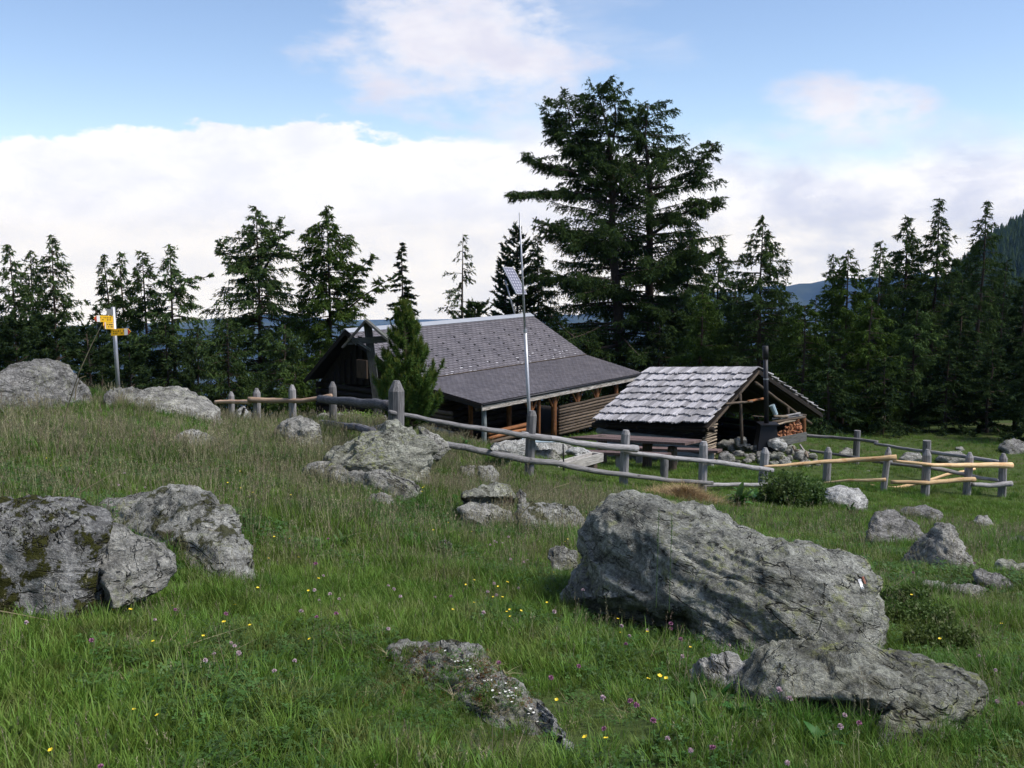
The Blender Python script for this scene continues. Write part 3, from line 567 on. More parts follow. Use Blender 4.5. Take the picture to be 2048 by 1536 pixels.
# ------------------------------------------------------------------ signpost
sb = P(237, 775, 17.6); S1 = thing('signpost', 'grey steel hiking signpost with three yellow direction arrows', 'signpost', sb)
top = P(226, 614, 17.6); g = G(); g.tube([sb-Vector((0,0,.3)), top], .034, 10); part('pole', g, M_STEEL, S1, True)
def arrow(p0, p1, hgt, tipcol, Yd=.0, text=True, flip=False):
    """board between two points; the pointed end at p1"""
    p0, p1 = Vector(p0), Vector(p1); x = (p1-p0).normalized(); z = Vector((0,0,1)); y = z.cross(x).normalized(); L = (p1-p0).length; h = hgt/2; th = .008
    def poly(q, off, name, mat, parent, t2):
        g = G(); n = len(q); vs = [p0+x*a+z*b+y*(off-t2) for a, b in q]+[p0+x*a+z*b+y*(off+t2) for a, b in q]
        g.add(vs, [tuple(range(n)), tuple(range(2*n-1, n-1, -1))]+[(i, i+n, (i+1)%n+n, (i+1)%n) for i in range(n)]); return part(name, g, mat, parent)
    bd = poly([(0,-h),(L-h*.9,-h),(L,0),(L-h*.9,h),(0,h)], 0, 'arrow_board', M_YEL, S1, th)
    for tg, (m_, a0, a1) in enumerate(((M_WHT, L-h*1.9, L-h*.9), (M_REDP, L-h*.8, L-.004))):
        pts = [(a0,-h*.97),(a1 if m_ is M_WHT else L-h*.9,-h*.97)]+([] if m_ is M_WHT else [(a1,0)])+[(a1 if m_ is M_WHT else L-h*.9,h*.97),(a0,h*.97)]
        poly(pts, 0, 'tip_band', m_, bd, th+.003)
    if text:
        for (a, b, l) in ((.12,.35,.42),(.12,-.3,.25),(.62,.35,.12),(.5,-.3,.1)):
            u0 = L*(a); nn = max(2, int(L*l/.025))
            for q in range(nn):
                aa = u0+q*L*l/nn; bb = h*b; w2 = .008; h2 = h*random.choice((.14,.2,.16)); poly([(aa,bb-h2),(aa+w2*1.4,bb-h2),(aa+w2*1.4,bb+h2),(aa,bb+h2)], 0, 'letter', M_INK, bd, th+.002)
YS = 17.55
arrow(P(226,638,YS), P(187,637,YS-.25), .112, 0); arrow(P(227,652,YS+.03), P(207,651,YS-.75), .115, 0, text=True); arrow(P(222,665,YS-.05), P(262,663,YS-.02), .115, 0)
g = G(); c_ = P(220,624,YS-.03); g.box(c_, (.055,0,0), (0,.006,0), (0,0,.05)); part('location_plate', g, M_GPLATE, S1)

# ------------------------------------------------------------------ wayside cross
cb = P(762, 838, 23); CR = thing('wayside_cross', 'dark leaning wooden cross under a little two-board gable beside the young pine', 'cross', cb)
ct = P(735, 645, 23); g = G(); x_ = Vector((.085,0,0)); a = (ct-cb+Vector((0,0,.5)))/2; g.box((ct+cb)/2-Vector((0,0,.25)), a, x_, (0,.06,0)); part('upright', g, W_CROSS, CR)
g = G(); m0, m1 = P(696,683,22.9), P(775,678,22.9); g.box((m0+m1)/2, (m1-m0)/2, (0,.04,0), (0,0,.07)); part('crossbeam', g, W_CROSS, CR)
for q0, q1 in ((P(732,641,22.85), P(686,694,22.85)), (P(732,640,22.85), P(776,678,22.85))):
    g = G(); d_ = (q1-q0)/2; nrm = d_.cross(Vector((0,1,0))).normalized(); g.box((q0+q1)/2, d_, (0,.16,0), nrm*.022); part('gable_board', g, W_CROSS, CR)
for q0, q1 in ((P(712,688,22.86), P(700,676,22.86)), (P(741,700,22.86), P(716,684,22.86))):
    g = G(); g.box((q0+q1)/2, (q1-q0)/2, (0,.03,0), (0,0,.03)); part('brace', g, W_CROSS, CR)
g = G(); q = P(720,682,22.9); g.tube([q, q+Vector((0,0,.07))], .012, 6); g.tube([q+Vector((-.05,0,.1)), q+Vector((.03,0,.075)), q+Vector((.08,0,.05))], [.012,.03,.01], 6); part('iron_figure', g, M_BLACK, CR)

# ------------------------------------------------------------------ antenna mast
ab = P(1064, 862, 29.5); ab.z = -4.9; AM = thing('antenna_mast', 'tall thin leaning metal pole standing in front of the slate roof', 'antenna mast', ab)
at_ = P(1039, 425, 29.5); g = G(); mid = ab.lerp(at_, .55); g.tube([ab, mid], [.055,.05], 10); part('lower_tube', g, M_STEEL, AM, True)
g = G(); g.tube([mid-Vector((0,0,.1)), at_], [.034,.02], 8); part('upper_tube', g, M_STEEL, AM, True); g = G(); g.tube([mid-Vector((0,0,.06)), mid+Vector((0,0,.03))], .06, 10); part('collar', g, M_STEEL, AM)

# ------------------------------------------------------------------ chalet
az_a = Vector((.61,.792,0)); az_b = Vector((.792,-.61,0)); UP = Vector((0,0,1))
A = P(690,660,38); B = A+az_a*11.5; C1 = P(814,764,36.06); C2 = C1+az_a*11.5; C2.z = C1.z; E1 = P(963,808,33.99); E2 = E1+az_a*10.6; E2.z = E1.z
D1 = P(609,758,38.0*1.037); D2 = D1+az_a*11.5; D2.z = D1.z
HO = thing('chalet', 'low dark timber chalet under a grey slate roof with an open veranda', 'chalet', Vector((C1.x+3, C1.y+3, -5.4)))
def slab(p, q, r, s, th, name, mat, parent):
    n = (q-p).cross(s-p).normalized(); n = n if n.z > 0 else -n; g = G(); top_ = [p, q, r, s]; g.add(top_+[v-n*th for v in top_], [(0,1,2,3),(7,6,5,4)]+[(i, i+4, (i+1)%4+4, (i+1)%4) for i in range(4)]); return part(name, g, mat, parent)
slab(A, B, C2, C1, .07, 'roof_deck', W_DARK, HO); slab(C1+UP*-.02, C2+UP*-.02, E2, E1, .06, 'veranda_roof_deck', W_DARK, HO); slab(B, A, D1, D2, .07, 'roof_deck', W_DARK, HO)
def slates(p, q, r, s, rows, name, mat, white=0, nw=None):
    """p,q: upper edge; s,r: lower edge; overlapping courses of slates"""
    n = (q-p).cross(s-p).normalized(); n = n if n.z > 0 else -n; g = G(); g2 = G()
    for j in range(rows):
        v0, v1 = j/rows, min(1, (j+1.35)/rows); a0, b0_ = p.lerp(s, v0), q.lerp(r, v0); a1, b1 = p.lerp(s, v1), q.lerp(r, v1); wid = (b0_-a0).length; nn = int(wid/.27)
        sh = (j % 2)*.5
        for i in range(nn+1):
            u0, u1 = (i-sh)/nn, (i+1-sh)/nn-.0022
            u0, u1 = max(0, u0), min(1, u1)
            if u1 <= u0: continue
            l = random.uniform(.0, .006)+.012; w0 = .004; e = random.uniform(-.02, .02)
            vs = [a0.lerp(b0_, u0)+n*w0, a0.lerp(b0_, u1)+n*w0, a1.lerp(b1, u1)+n*(l+.014)+(a1-a0)*e, a1.lerp(b1, u0)+n*(l+.014)+(a1-a0)*e]
            vs += [vs[3]-n*.014, vs[2]-n*.014]; kx = random.randint(0, 9999); gg = g
            if white and j >= rows-white and random.random() < .05+.05*(j-rows+white): gg = g2; 
            elif white and random.random() < .004: gg = g2
            if gg is g2:  # only the lower half of the slate is bleached: a narrow strip lies on top
                c_ = (vs[0]+vs[1]+vs[2]+vs[3])/4; ax = (vs[1]-vs[0])*random.uniform(.15,.4); ay = (vs[3]-vs[0])*.13; c_ = c_+n*.012+(vs[3]-vs[0])*.2; tt = ay*random.uniform(-.8,.8); g2.add([c_-ax-ay-tt, c_+ax-ay+tt, c_+ax+ay+tt, c_-ax+ay-tt], [(0,1,2,3)])
            g.add(vs, [(0,1,2,3),(3,2,5,4)], [(kx+.5, i+.5, j+.5)]*6)
    o = part(name, g, mat, HO); o['kind'] = 'stuff'
    if g2.v: o2 = part('bleached_streaks', g2, M_SLATEW, HO); o2['kind'] = 'stuff'
slates(A+UP*.01, B+UP*.01, C2+UP*.01, C1+UP*.01, 24, 'slate_courses', M_SLATE, 5); slates(C1, C2, E2, E1, 26, 'slate_courses', M_SLATE, 0); slates(B, A, D1, D2, 16, 'slate_courses', M_SLATE)
nF = (B-A).cross(C1-A).normalized(); nF = nF if nF.z > 0 else -nF
g = G(); dn = (C1-A).normalized(); g.box((A+B)/2+dn*.13+nF*.05, (B-A)/2*1.004, dn*.14, nF*.008); part('ridge_sheet', g, M_RIDGE, HO)
g = G(); dn2 = (D1-A).normalized(); nR = (B-A).cross(D1-A).normalized(); nR = nR if nR.z > 0 else -nR; g.box((A+B)/2+dn2*.13+nR*.05, (B-A)/2*1.004, dn2*.14, nR*.008); part('ridge_sheet', g, M_RIDGE, HO)
g = G(); g.box((C1+C2)/2+nF*.035, (C2-C1)/2, dn*.018, nF*.012); part('crease_strip', g, W_BROWN, HO)
hk = G(); hk.box((0,0,.028), (.04,0,0), (0,.03,0), (0,0,.032)); hkm = hk.mesh('snow_hook')
for cu in range(13):
    for rw in range(6):
        u = .055+cu*.075-.012*rw; v = .30+rw*.115+.02*(cu % 3)
        if u < .02 or u > .98 or v > .95 or (cu == 12 and rw < 1): continue
        pt = A.lerp(B, u).lerp(C1.lerp(C2, u), v)+nF*.05
        place('snow_hook', hkm, frame(pt, az_a, dn), HO, M_BLACK)
def beam(p, q, w_, h_, name, mat, parent, up=UP):
    g = G(); x = (q-p); y = up.cross(x).normalized(); z = x.cross(y).normalized(); g.box((p+q)/2, x/2, y*w_/2, z*h_/2); return part(name, g, mat, parent)
def log(p, q, r, name, mat, parent, k=8, wob=.06, n=6):
    g = G(); g.tube([p.lerp(q, i/n)+Vector((0,0,random.uniform(-.2,.2)*r)) for i in range(n+1)], [r*random.uniform(.93,1.07) for _ in range(n+1)], k, wob=wob); return part(name, g, mat, parent, True)
for p, q in ((A, C1), (A, D1), (C1, E1), (B, C2), (B, D2), (C2, E2)):
    beam(p-UP*.10, q-UP*.10, .05, .14, 'bargeboard', W_DARK if p is not B else W_BROWN, HO)
beam(E1-UP*.14+az_b*.03-az_a*.02, E2-UP*.14+az_b*.03, .04, .18, 'fascia_board', W_WHITE, HO); g = G(); g.tube([E1-UP*.03+az_b*.06, E2-UP*.03+az_b*.06], .04, 8); part('gutter', g, M_STOVE, HO, True)
# walls: horizontal logs, the chalet body fills the first part of its length, the far end is an open porch
ZG = -5.5; zc = C1.z-.12; body = 7.2; in_a = .55
wf0 = C1+az_a*in_a-az_b*.25; wf1 = wf0+az_a*body; wb0 = D1+az_a*in_a+az_b*.3; wb1 = wb0+az_a*body
def logwall(p, q, z0, z1, r, mat, parent, name='log', over=.18):
    n = max(1, int((z1-z0)/(2*r*.95))); d_ = (q-p); d_.z = 0; d_.normalize()
    for i in range(n):
        z = z0+r+(z1-z0-2*r)*i/max(1, n-1); a_ = Vector((p.x,p.y,z))-d_*over; b_ = Vector((q.x,q.y,z))+d_*over; log(a_, b_, r*1.02, name, mat, parent, 7, .03, 3)
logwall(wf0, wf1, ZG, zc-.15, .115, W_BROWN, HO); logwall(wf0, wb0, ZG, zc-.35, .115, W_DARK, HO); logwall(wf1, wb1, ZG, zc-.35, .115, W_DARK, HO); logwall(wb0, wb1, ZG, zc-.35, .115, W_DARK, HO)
# the gable triangle of the near end, boarded
g = G(); ap = A+az_a*in_a-UP*.12; l_ = wb0.copy(); l_.z = zc-.36; r_ = wf0.copy(); r_.z = zc-.16
tt = az_a*.03; g.add([ap+tt, l_+tt, r_+tt, ap-tt, l_-tt, r_-tt], [(0,1,2),(5,4,3),(0,3,4,1),(1,4,5,2),(2,5,3,0)]); part('gable_board', g, W_DARK, HO)
for i in range(15):
    t = (i+.5)/15; bpt = l_.lerp(r_, t); tz = (ap.z-(ap.z-l_.z)*abs(t-.5)*2) if True else 0; beam(Vector((bpt.x,bpt.y,bpt.z))-az_a*.05, Vector((bpt.x,bpt.y,max(bpt.z+.05, tz-.22)))-az_a*.05, .17, .025, 'plank', W_DARK, HO, up=az_b)
W_SHUT = wood('dark_shutter_board', (.035,.025,.018), (.07,.048,.032))
sh_ = P(725,738,36.6)-az_a*.02; g = G(); g.box(sh_, (0,0,.33), az_b*.26, az_a*.03); part('shutter', g, W_SHUT, HO)
# veranda posts, braces, beams
def pl(px, p, q):
    """plan point of the line p-q that stands in pixel column px"""
    u = (px-1024)/FPX; c = 1.0; dx_, dy_ = q.x-p.x, q.y-p.y; k_ = u*1.01
    t = (k_*p.y-p.x)/(dx_-k_*dy_); return p+(q-p)*t
def vpost(px, p, q, r, mat, z0=ZG, z1=None, br=True):
    b = pl(px, p, q); z1 = z1 if z1 is not None else b.z-.16; lo, hi = Vector((b.x,b.y,z0)), Vector((b.x,b.y,z1)); log(lo, hi, r, 'veranda_post', mat, HO, 9, .05, 5)
    if br:
        for s_ in (-1, 1): log(hi-UP*.62, hi+az_a*.42*s_-UP*.05, .035, 'brace', mat, HO, 6)
I1, I2 = E1-az_b*.22, E2-az_b*.22
vpost(968, I1, I2, .085, W_BLUE, br=False); vpost(1062, I1, I2, .07, W_RED); vpost(1078, I1, I2, .06, W_RED, br=False); vpost(1108, I1, I2, .11, W_RED); vpost(1155, I1, I2, .085, W_RED); vpost(1193, I1, I2, .10, W_RED); vpost(1232, I1, I2, .09, W_RED, br=False)
J1, J2 = E1-az_b*1.6, E2-az_b*1.6
vpost(941, J1, J2, .085, W_RED, z1=E1.z+.05, br=False); vpost(1018, J1, J2, .10, W_RED, z1=E1.z+.05)
log(I1-UP*.20, I2-UP*.20, .08, 'eave_beam', W_BROWN, HO, 8, .03); log(J1+UP*.02, J2+UP*.02, .07, 'eave_beam', W_DARK, HO, 8, .03)
for i in range(12):
    t = (i+.5)/12; p_, q_ = C1.lerp(C2, t)-UP*.13, E1.lerp(E2, t)-UP*.11; beam(p_, q_, .07, .09, 'rafter', W_BROWN, HO)
W_DIM = wood('dim_parapet_log', (.075,.055,.042), (.16,.125,.095))
# low log parapets of the veranda
pa, pb_ = pl(972, I1, I2), pl(1062, I1, I2)
for i in range(3): z = -5.05+i*.16; log(Vector((pa.x,pa.y,z))+az_b*.12, Vector((pb_.x,pb_.y,z+.02))+az_b*.12, .075, 'parapet_log', W_RED if i else W_BROWN, HO, 7, .05, 4)
pa, pb_ = pl(1112, I1, I2), pl(1232, I1, I2)
for i in range(10): z = -5.35+i*.112; log(Vector((pa.x,pa.y,z))+az_b*.14, Vector((pb_.x,pb_.y,z+.02))+az_b*.14, .055, 'parapet_log', W_DIM if i % 3 else W_BROWN, HO, 7, .1, 5)
sa_, sb2 = E1-az_b*.5+az_a*.1, wf0
for i in range(9): z = -5.45+i*.165; log(Vector((sa_.x,sa_.y,z))-az_b*.9, Vector((sb2.x,sb2.y,z)), .08, 'parapet_log', W_BLUE if i < 5 else W_BROWN, HO, 7, .05, 4)
o1, o2 = D1.lerp(D2, .68)+az_b*1.2, D2+az_b*1.2; log(Vector((o1.x,o1.y,-4.5)), Vector((o2.x,o2.y,-4.5)), .07, 'porch_rail', W_DARK, HO)
for t in (.68, .82, .97): q = D1.lerp(D2, t)+az_b*.6; log(Vector((q.x,q.y,ZG)), Vector((q.x,q.y,D1.z+.1)), .09, 'porch_post', W_DARK, HO)
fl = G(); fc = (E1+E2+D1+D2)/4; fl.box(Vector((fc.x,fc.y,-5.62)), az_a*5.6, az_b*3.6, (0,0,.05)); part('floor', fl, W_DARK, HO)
# solar panel on its own mast through the ridge
sm = A.lerp(B, .91); SP = thing('solar_panel', 'tilted solar panel on a thin mast above the slate ridge', 'solar panel', sm)
p00, p10, p11, p01 = P(1006,535,46.0), P(1026,536,46.5), P(1053,588,45.9), P(1033,588,45.4)
hub = (p00+p10+p11+p01)/4; g = G(); g.tube([sm-UP*.2, Vector((P(1011,560,46.3).x, 46.3, hub.z))], .03, 8); part('mast', g, M_STEEL, SP, True)
ax_, ay_ = (p10-p00), (p01-p00); nn_ = ax_.cross(ay_).normalized(); nn_ = nn_ if nn_.y < 0 else -nn_
g = G(); g.box(hub, ay_/2, ax_/2, nn_*.018); part('backing_sheet', g, M_PBACK, SP); 
for s_ in (-1, 1):
    g = G(); g.box(hub+ax_/2*s_, ay_/2*1.02, ax_.normalized()*.014, nn_*.026); part('frame', g, M_STEEL, SP); g = G(); g.box(hub+ay_/2*s_, ax_/2*1.0, ay_.normalized()*.014, nn_*.0265); part('frame', g, M_STEEL, SP)
for i in range(4):
    for j in range(9):
        cc = p00+ax_*(i+.5)/4+ay_*(j+.5)/9+nn_*.020; ux, uy = ax_/8*.97, ay_/18*.97; g = G(); q_ = .62
        g.add([cc-ux*q_-uy, cc+ux*q_-uy, cc+ux-uy*q_, cc+ux+uy*q_, cc+ux*q_+uy, cc-ux*q_+uy, cc-ux+uy*q_, cc-ux-uy*q_], [tuple(range(8))]); part('cell', g, M_CELL, SP)

# ------------------------------------------------------------------ small shingled hut
R1, R2, W1, W2, Q2 = P(1300,738,31), P(1518,737,28.9), P(1187,843,28.45), P(1415,853,26.37), P(1645,825,32.9)
Q1 = Q2+(R1-R2); HU = thing('hut', 'small open-gabled hut with a roof of silvery wooden shingles', 'hut', Vector((5.6, 29.5, -4.7)))
def roofside(p, q, r, s, rows, cols, vis=True):
    n = (q-p).cross(s-p).normalized(); n = n if n.z > 0 else -n; slab(p-n*.03, q-n*.03, r-n*.03, s-n*.03, .03, 'roof_deck', W_DARK, HU)
    L = (q-p).length; dnv = (s-p).normalized(); row = (s-p).length/rows
    for j in range(rows):
        u = 0; sg = random.uniform(-.03, .03)
        while u < L-.04:
            wd = min(random.choice((.10,.13,.15,.17,.20,.24)), L-u); v0 = j*row; ln = row*1.26+random.uniform(-.07,.07)+.02; M = frame(p+(q-p).normalized()*(u+wd/2)+(dnv*(v0-row*.06))+(s-p-(dnv*(s-p).length))*0, dnv, (q-p))
            # local x runs down the slope, y across; tilt the lower end up over the next course
            M = M@Matrix.Rotation(-.085 if M.col[2][2] > 0 else .085, 4, 'Y')@Matrix.Rotation(random.uniform(-.05,.05), 4, 'X')@Matrix.Rotation(random.uniform(-.03,.03), 4, 'Z')
            M.translation = M.translation+n*(.03+random.uniform(0,.012))
            me = random.choice(SHM); o = place('shingle', me, M@Matrix.Diagonal((ln, wd*.975, 1, 1)), HU, W_SHING); u += wd
SHM = []
for i in range(9):
    g = G(); zt = .021; vs = []; gs = []; o_ = random.random()*5; nseg = 4; tips = [1-random.uniform(0,.16) for _ in range(nseg+1)]
    for zz_ in (0, zt):
        for j_ in range(nseg+1):
            y_ = -.5+j_/nseg; curl = .016*(y_*2)**2*random.choice((1,.3,-.3))+.006*random.random(); vs += [(0, y_, zz_), (tips[j_], y_, zz_*1.3+curl)]; gs += [(y_*.2+o_, 0, 0), (y_*.2+o_, 0, .6)]
    n2 = 2*(nseg+1); fs = [(2*j_, 2*j_+1, 2*j_+3, 2*j_+2) for j_ in range(nseg)]; fs = [tuple(a_ for a_ in f[::-1]) for f in fs]+[tuple(a_+n2 for a_ in f) for f in fs]+[(2*j_+1, 2*j_+1+n2, 2*j_+3+n2, 2*j_+3) for j_ in range(nseg)]+[(0,1,1+n2,n2),(n2-2, n2-1, 2*n2-1, 2*n2-2)]
    g.add(vs, fs, gs); SHM.append(g.mesh('shingle'))
roofside(R1, R2, W2, W1, 8, 20); roofside(R2, R1, Q1, Q2, 11, 20)
ha = (R2-R1); ha.z = 0; ha.normalize(); hb = (W2-R2); hb.z = 0; hb.normalize()
zg = -4.75
# eave log, bargeboards, rafters
log(W1-UP*.12-ha*.1+hb*-.12, W2-UP*.10+ha*.12+hb*-.12, .075, 'eave_log', W_DARK, HU, 8); beam(R2-UP*.09, W2-UP*.09, .035, .07, 'bargeboard', W_BROWN, HU); beam(R2-UP*.12, Q2-UP*.12, .04, .09, 'bargeboard', W_DARK, HU)
for t in (.12, .4, .7, .97):
    r_ = R1.lerp(R2, t)-UP*.16; log(r_, W1.lerp(W2, t)-UP*.14, .05, 'rafter', W_DARK, HU); log(r_, Q1.lerp(Q2, t)-UP*.16, .05, 'rafter', W_DARK, HU)
log(R2.lerp(Q2,.0)-UP*.42-ha*.1, R2.lerp(Q2,.86)-UP*.55-ha*.1+Vector((0,0,.0)), .05, 'tie_pole', W_BROWN, HU)
# left wall of bluish logs, back wall, gable stick wall
wl0, wl1 = W1+ha*.15-hb*.28, W2-ha*.10-hb*.28; logwall(wl0, wl1-ha*.35, zg, W1.z-.22, .085, W_BLUE, HU)
bk0, bk1 = W1.lerp(R1, .1)+ha*.15, Q1+ha*.15+hb*.4; logwall(bk0, bk1, zg-.4, R1.z-1.15, .10, W_DARK, HU, over=.05); q0, q1 = Q1+hb*.45, Q2+hb*.45-ha*.9; logwall(q0, q1, zg-.4, Q1.z-.15, .10, W_DARK, HU, over=.05)
g = G(); tt = ha*.02; apx = R1+ha*.2-UP*.1; l_ = Vector((bk0.x,bk0.y,R1.z-1.15)); r_ = Vector((bk1.x,bk1.y,R1.z-1.15)); g.add([apx+tt,l_+tt,r_+tt,apx-tt,l_-tt,r_-tt], [(0,1,2),(5,4,3),(0,3,4,1),(1,4,5,2),(2,5,3,0)]); part('back_gable_board', g, W_DARK, HU)
n_st = 30; gp = W2-hb*.12-ha*.10
for i in range(n_st):
    z = zg+(W2.z+.02-zg)*i/n_st; wdt = .62 if i < n_st*.55 else .62+.0*i; top_lim = max(0, z-(W2.z-.35)); a_ = gp+hb*(.10 if i % 3 else .17)+ha*random.uniform(-.03,.03); b_ = gp-hb*(wdt+random.uniform(-.04,.05))+ha*random.uniform(-.03,.03)
    a_ = Vector((a_.x,a_.y,z)); b_ = Vector((b_.x,b_.y,z+random.uniform(-.01,.03))); 
    if top_lim > 0: a_ = a_-hb*(top_lim*1.1)
    log(a_, b_, .024, 'stick', W_STICK, HU, 6, .15, 3)
for i in range(5):
    z = W2.z+.04+i*.05; a_ = gp-hb*(.22+i*.13); b_ = gp-hb*.64; log(Vector((a_.x,a_.y,z)), Vector((b_.x,b_.y,z)), .024, 'stick', W_STICK, HU, 6, .15, 3)
def PL(px, py, Y): return P(px, py, Y)
log(PL(1480,788,27.6), PL(1484,888,27.6), .045, 'post', W_BROWN, HU); log(PL(1607,835,30.4), PL(1607,880,30.4), .075, 'post', W_RED, HU); log(PL(1576,815,30.0), PL(1576,870,30.0), .045, 'post', W_BROWN, HU)
log(PL(1448,808,27.3), PL(1505,803,27.5), .035, 'stub_beam', W_DIM, HU, n=8, wob=.35); log(PL(1495,803,27.45), PL(1526,797,27.9), .035, 'stub_beam', W_RED, HU); 
beam(PL(1546,886,28.6), PL(1612,873,29.8), .05, .26, 'sill_beam', W_CROSS, HU); log(PL(1504,832,28.9), PL(1528,834,28.9), .02, 'shelf_pole', W_BROWN, HU)
for i, (a_, b_) in enumerate([((1545,838,29.0),(1600,826,29.9)),((1545,845,28.9),(1610,834,29.9)),((1548,850,28.8),(1590,840,29.6)),((1560,836,29.2),(1604,831,30.1)),((1572,830,29.6),(1612,830,30.2)),((1548,833,29.0),(1575,833,29.4))]):
    log(PL(*a_), PL(*b_), .03+.01*(i % 2), 'shelf_pole', [W_GREY, W_BROWN, W_STICK][i % 3], HU, wob=.25)
g = G(); c_ = PL(1552,820,29.1); g.tube([c_+Vector((.0,0,-.14)), c_+Vector((-.13,0,.14))], [.07,.085], 10); cn = single('milk_can', g, M_SHEET, 'bluish metal can leaning on the pole shelf inside the hut', 'can')
tag(cn)
# stove with its tall pipe
sv = PL(1533,888,27.7); ST_ = thing('stove', 'black iron stove with a tall pipe standing before the hut gable', 'stove', sv)
zt_ = PL(1533,849,27.7).z; g = G(); wb_, wt_ = .30, .215; x0 = sv.x
vs = [(x0-wb_,sv.y-.25,sv.z-.15),(x0+wb_,sv.y-.25,sv.z-.15),(x0+wb_,sv.y+.3,sv.z-.15),(x0-wb_,sv.y+.3,sv.z-.15),(x0-wt_,sv.y-.18,zt_),(x0+wt_,sv.y-.18,zt_),(x0+wt_,sv.y+.2,zt_),(x0-wt_,sv.y+.2,zt_)]
g.add(vs, [(3,2,1,0),(4,5,6,7),(0,1,5,4),(1,2,6,5),(2,3,7,6),(3,0,4,7)]); part('firebox', g, M_STOVE, ST_)
g = G(); g.box((x0+.02, sv.y, zt_+.02), (.26,0,0), (0,.24,0), (0,0,.02)); part('top_plate', g, M_STOVE, ST_)
pt_ = PL(1531,714,27.7); pz = PL(1531,692,27.7); pb2 = Vector((x0-.02, sv.y, zt_+.04)); g = G(); g.tube([pb2, pt_], .066, 12); part('pipe', g, M_STOVE, ST_, True); g = G(); g.tube([pt_-UP*.05, pz], [.084,.080], 12); part('pipe_cap', g, M_BLACK, ST_, True)
j_ = pb2.lerp(pt_, .66); g = G(); g.tube([j_, j_+UP*.035], .073, 12); part('pipe_collar', g, M_STEEL, ST_)
# firewood stacked inside: each split log a thing of its own
FW = []
for i in range(5):
    g = G(); n_ = random.choice((3,4,5)); th = [2*math.pi*q/n_+random.uniform(-.3,.3) for q in range(n_)]; r_ = [.055*random.uniform(.75,1.2) for _ in range(n_)]
    vs = [(math.cos(t)*q, y, math.sin(t)*q) for y in (-.16,.16) for t, q in zip(th, r_)]; g.add(vs, [tuple(range(n_)), tuple(range(2*n_-1,n_-1,-1))]+[(j, j+n_, (j+1)%n_+n_, (j+1)%n_) for j in range(n_)], [(x, z, y) for x, y, z in vs]); FW.append(g.mesh('split_log'))
cnt = 0
for row, (yy, x0_, x1_) in enumerate([(880,1553,1602),(873,1556,1602),(866,1562,1602),(859,1572,1602),(852,1582,1602),(846,1588,1601)]):
    x = x0_
    while x < x1_:
        p_ = PL(x, yy-3+random.uniform(-1.2,1.2), 29.0+(x-1553)/50*1.0); M = Matrix.Translation(p_)@Matrix.Rotation(-.5+random.uniform(-.25,.25), 4, 'Z')@Matrix.Rotation(random.uniform(0,6.2), 4, 'Y')
        o = link('firewood', random.choice(FW), W_FIRE); o.matrix_world = M; tag(o, 'orange split log in the firewood stack under the hut roof', 'firewood', 'split firewood stacked in the hut'); x += random.uniform(5.5, 8)
# stones heaped in front of the gable
def stone(px, py, w_, h_, Y, label, mat, seed, grp='stones heaped before the hut gable'):
    q = [(px-w_/2,py),(px-w_*.42,py-h_*.6),(px-w_*.12,py-h_),(px+w_*.25,py-h_*.93),(px+w_*.5,py-h_*.45),(px+w_*.47,py+h_*.12),(px,py+h_*.25)]
    return boulder(q, mat, label, depth=.85, lean=.2, amp=.07, sub=3, seed=seed, Y=Y, sink=.1, name='stone', group=grp, facet=.16, p_in=.62, grit=0)
rs = random.Random(5); i_ = 0
for (x0_, x1_, yb, Y, wm) in [(1452,1500,898,27.6,20),(1480,1590,897,27.9,26),(1462,1505,911,27.2,22),(1500,1600,905,27.5,28),(1446,1500,925,26.8,22),(1490,1620,918,27.0,30),(1510,1640,930,26.6,26)]:
    x = x0_
    while x < x1_:
        ww = wm*rs.uniform(.6,1.25); hh = ww*rs.uniform(.32,.6); i_ += 1
        stone(x+ww/2, yb+rs.uniform(-3,3), ww, hh, Y+rs.uniform(-.15,.15), 'grey stone in the rubble heap before the hut gable', K_PALE if rs.random() < .85 else K_YEL, 60+i_); x += ww*.85
stone(1458, 893, 56, 14, 28.0, 'long flat stone topping the rubble beside the stick wall', K_PALE, 101, None); stone(1482, 891, 32, 19, 27.6, 'rounded pale stone leaning on the hut post', K_PALE, 102, None)
stone(1553, 896, 44, 20, 27.2, 'large pale brown-stained stone in front of the stove', K_WHT, 103, None); stone(1452, 925, 34, 22, 26.2, 'big upright stone at the grass edge of the rubble', K_FAR, 104, None)
for i, (a_, b_) in enumerate([((1590,900,27.2),(1612,908,26.9)),((1600,890,27.6),(1610,905,27.3)),((1586,893,27.7),(1590,902,27.5)),((1596,912,26.9),(1618,905,27.0)),((1612,903,27.0),(1616,915,26.8))]):
    g = G(); g.tube([PL(*a_), PL(*b_)], .035, 6, wob=.2); single('firewood_scrap', g, W_WHITE if i % 2 else W_STICK, ['pale board end lying on the rubble heap', 'thin stick leaning on the sill beam', 'short upright stick below the firewood', 'split pale stick lying across the rubble', 'whitish chip at the end of the rubble heap'][i], 'wood scrap')

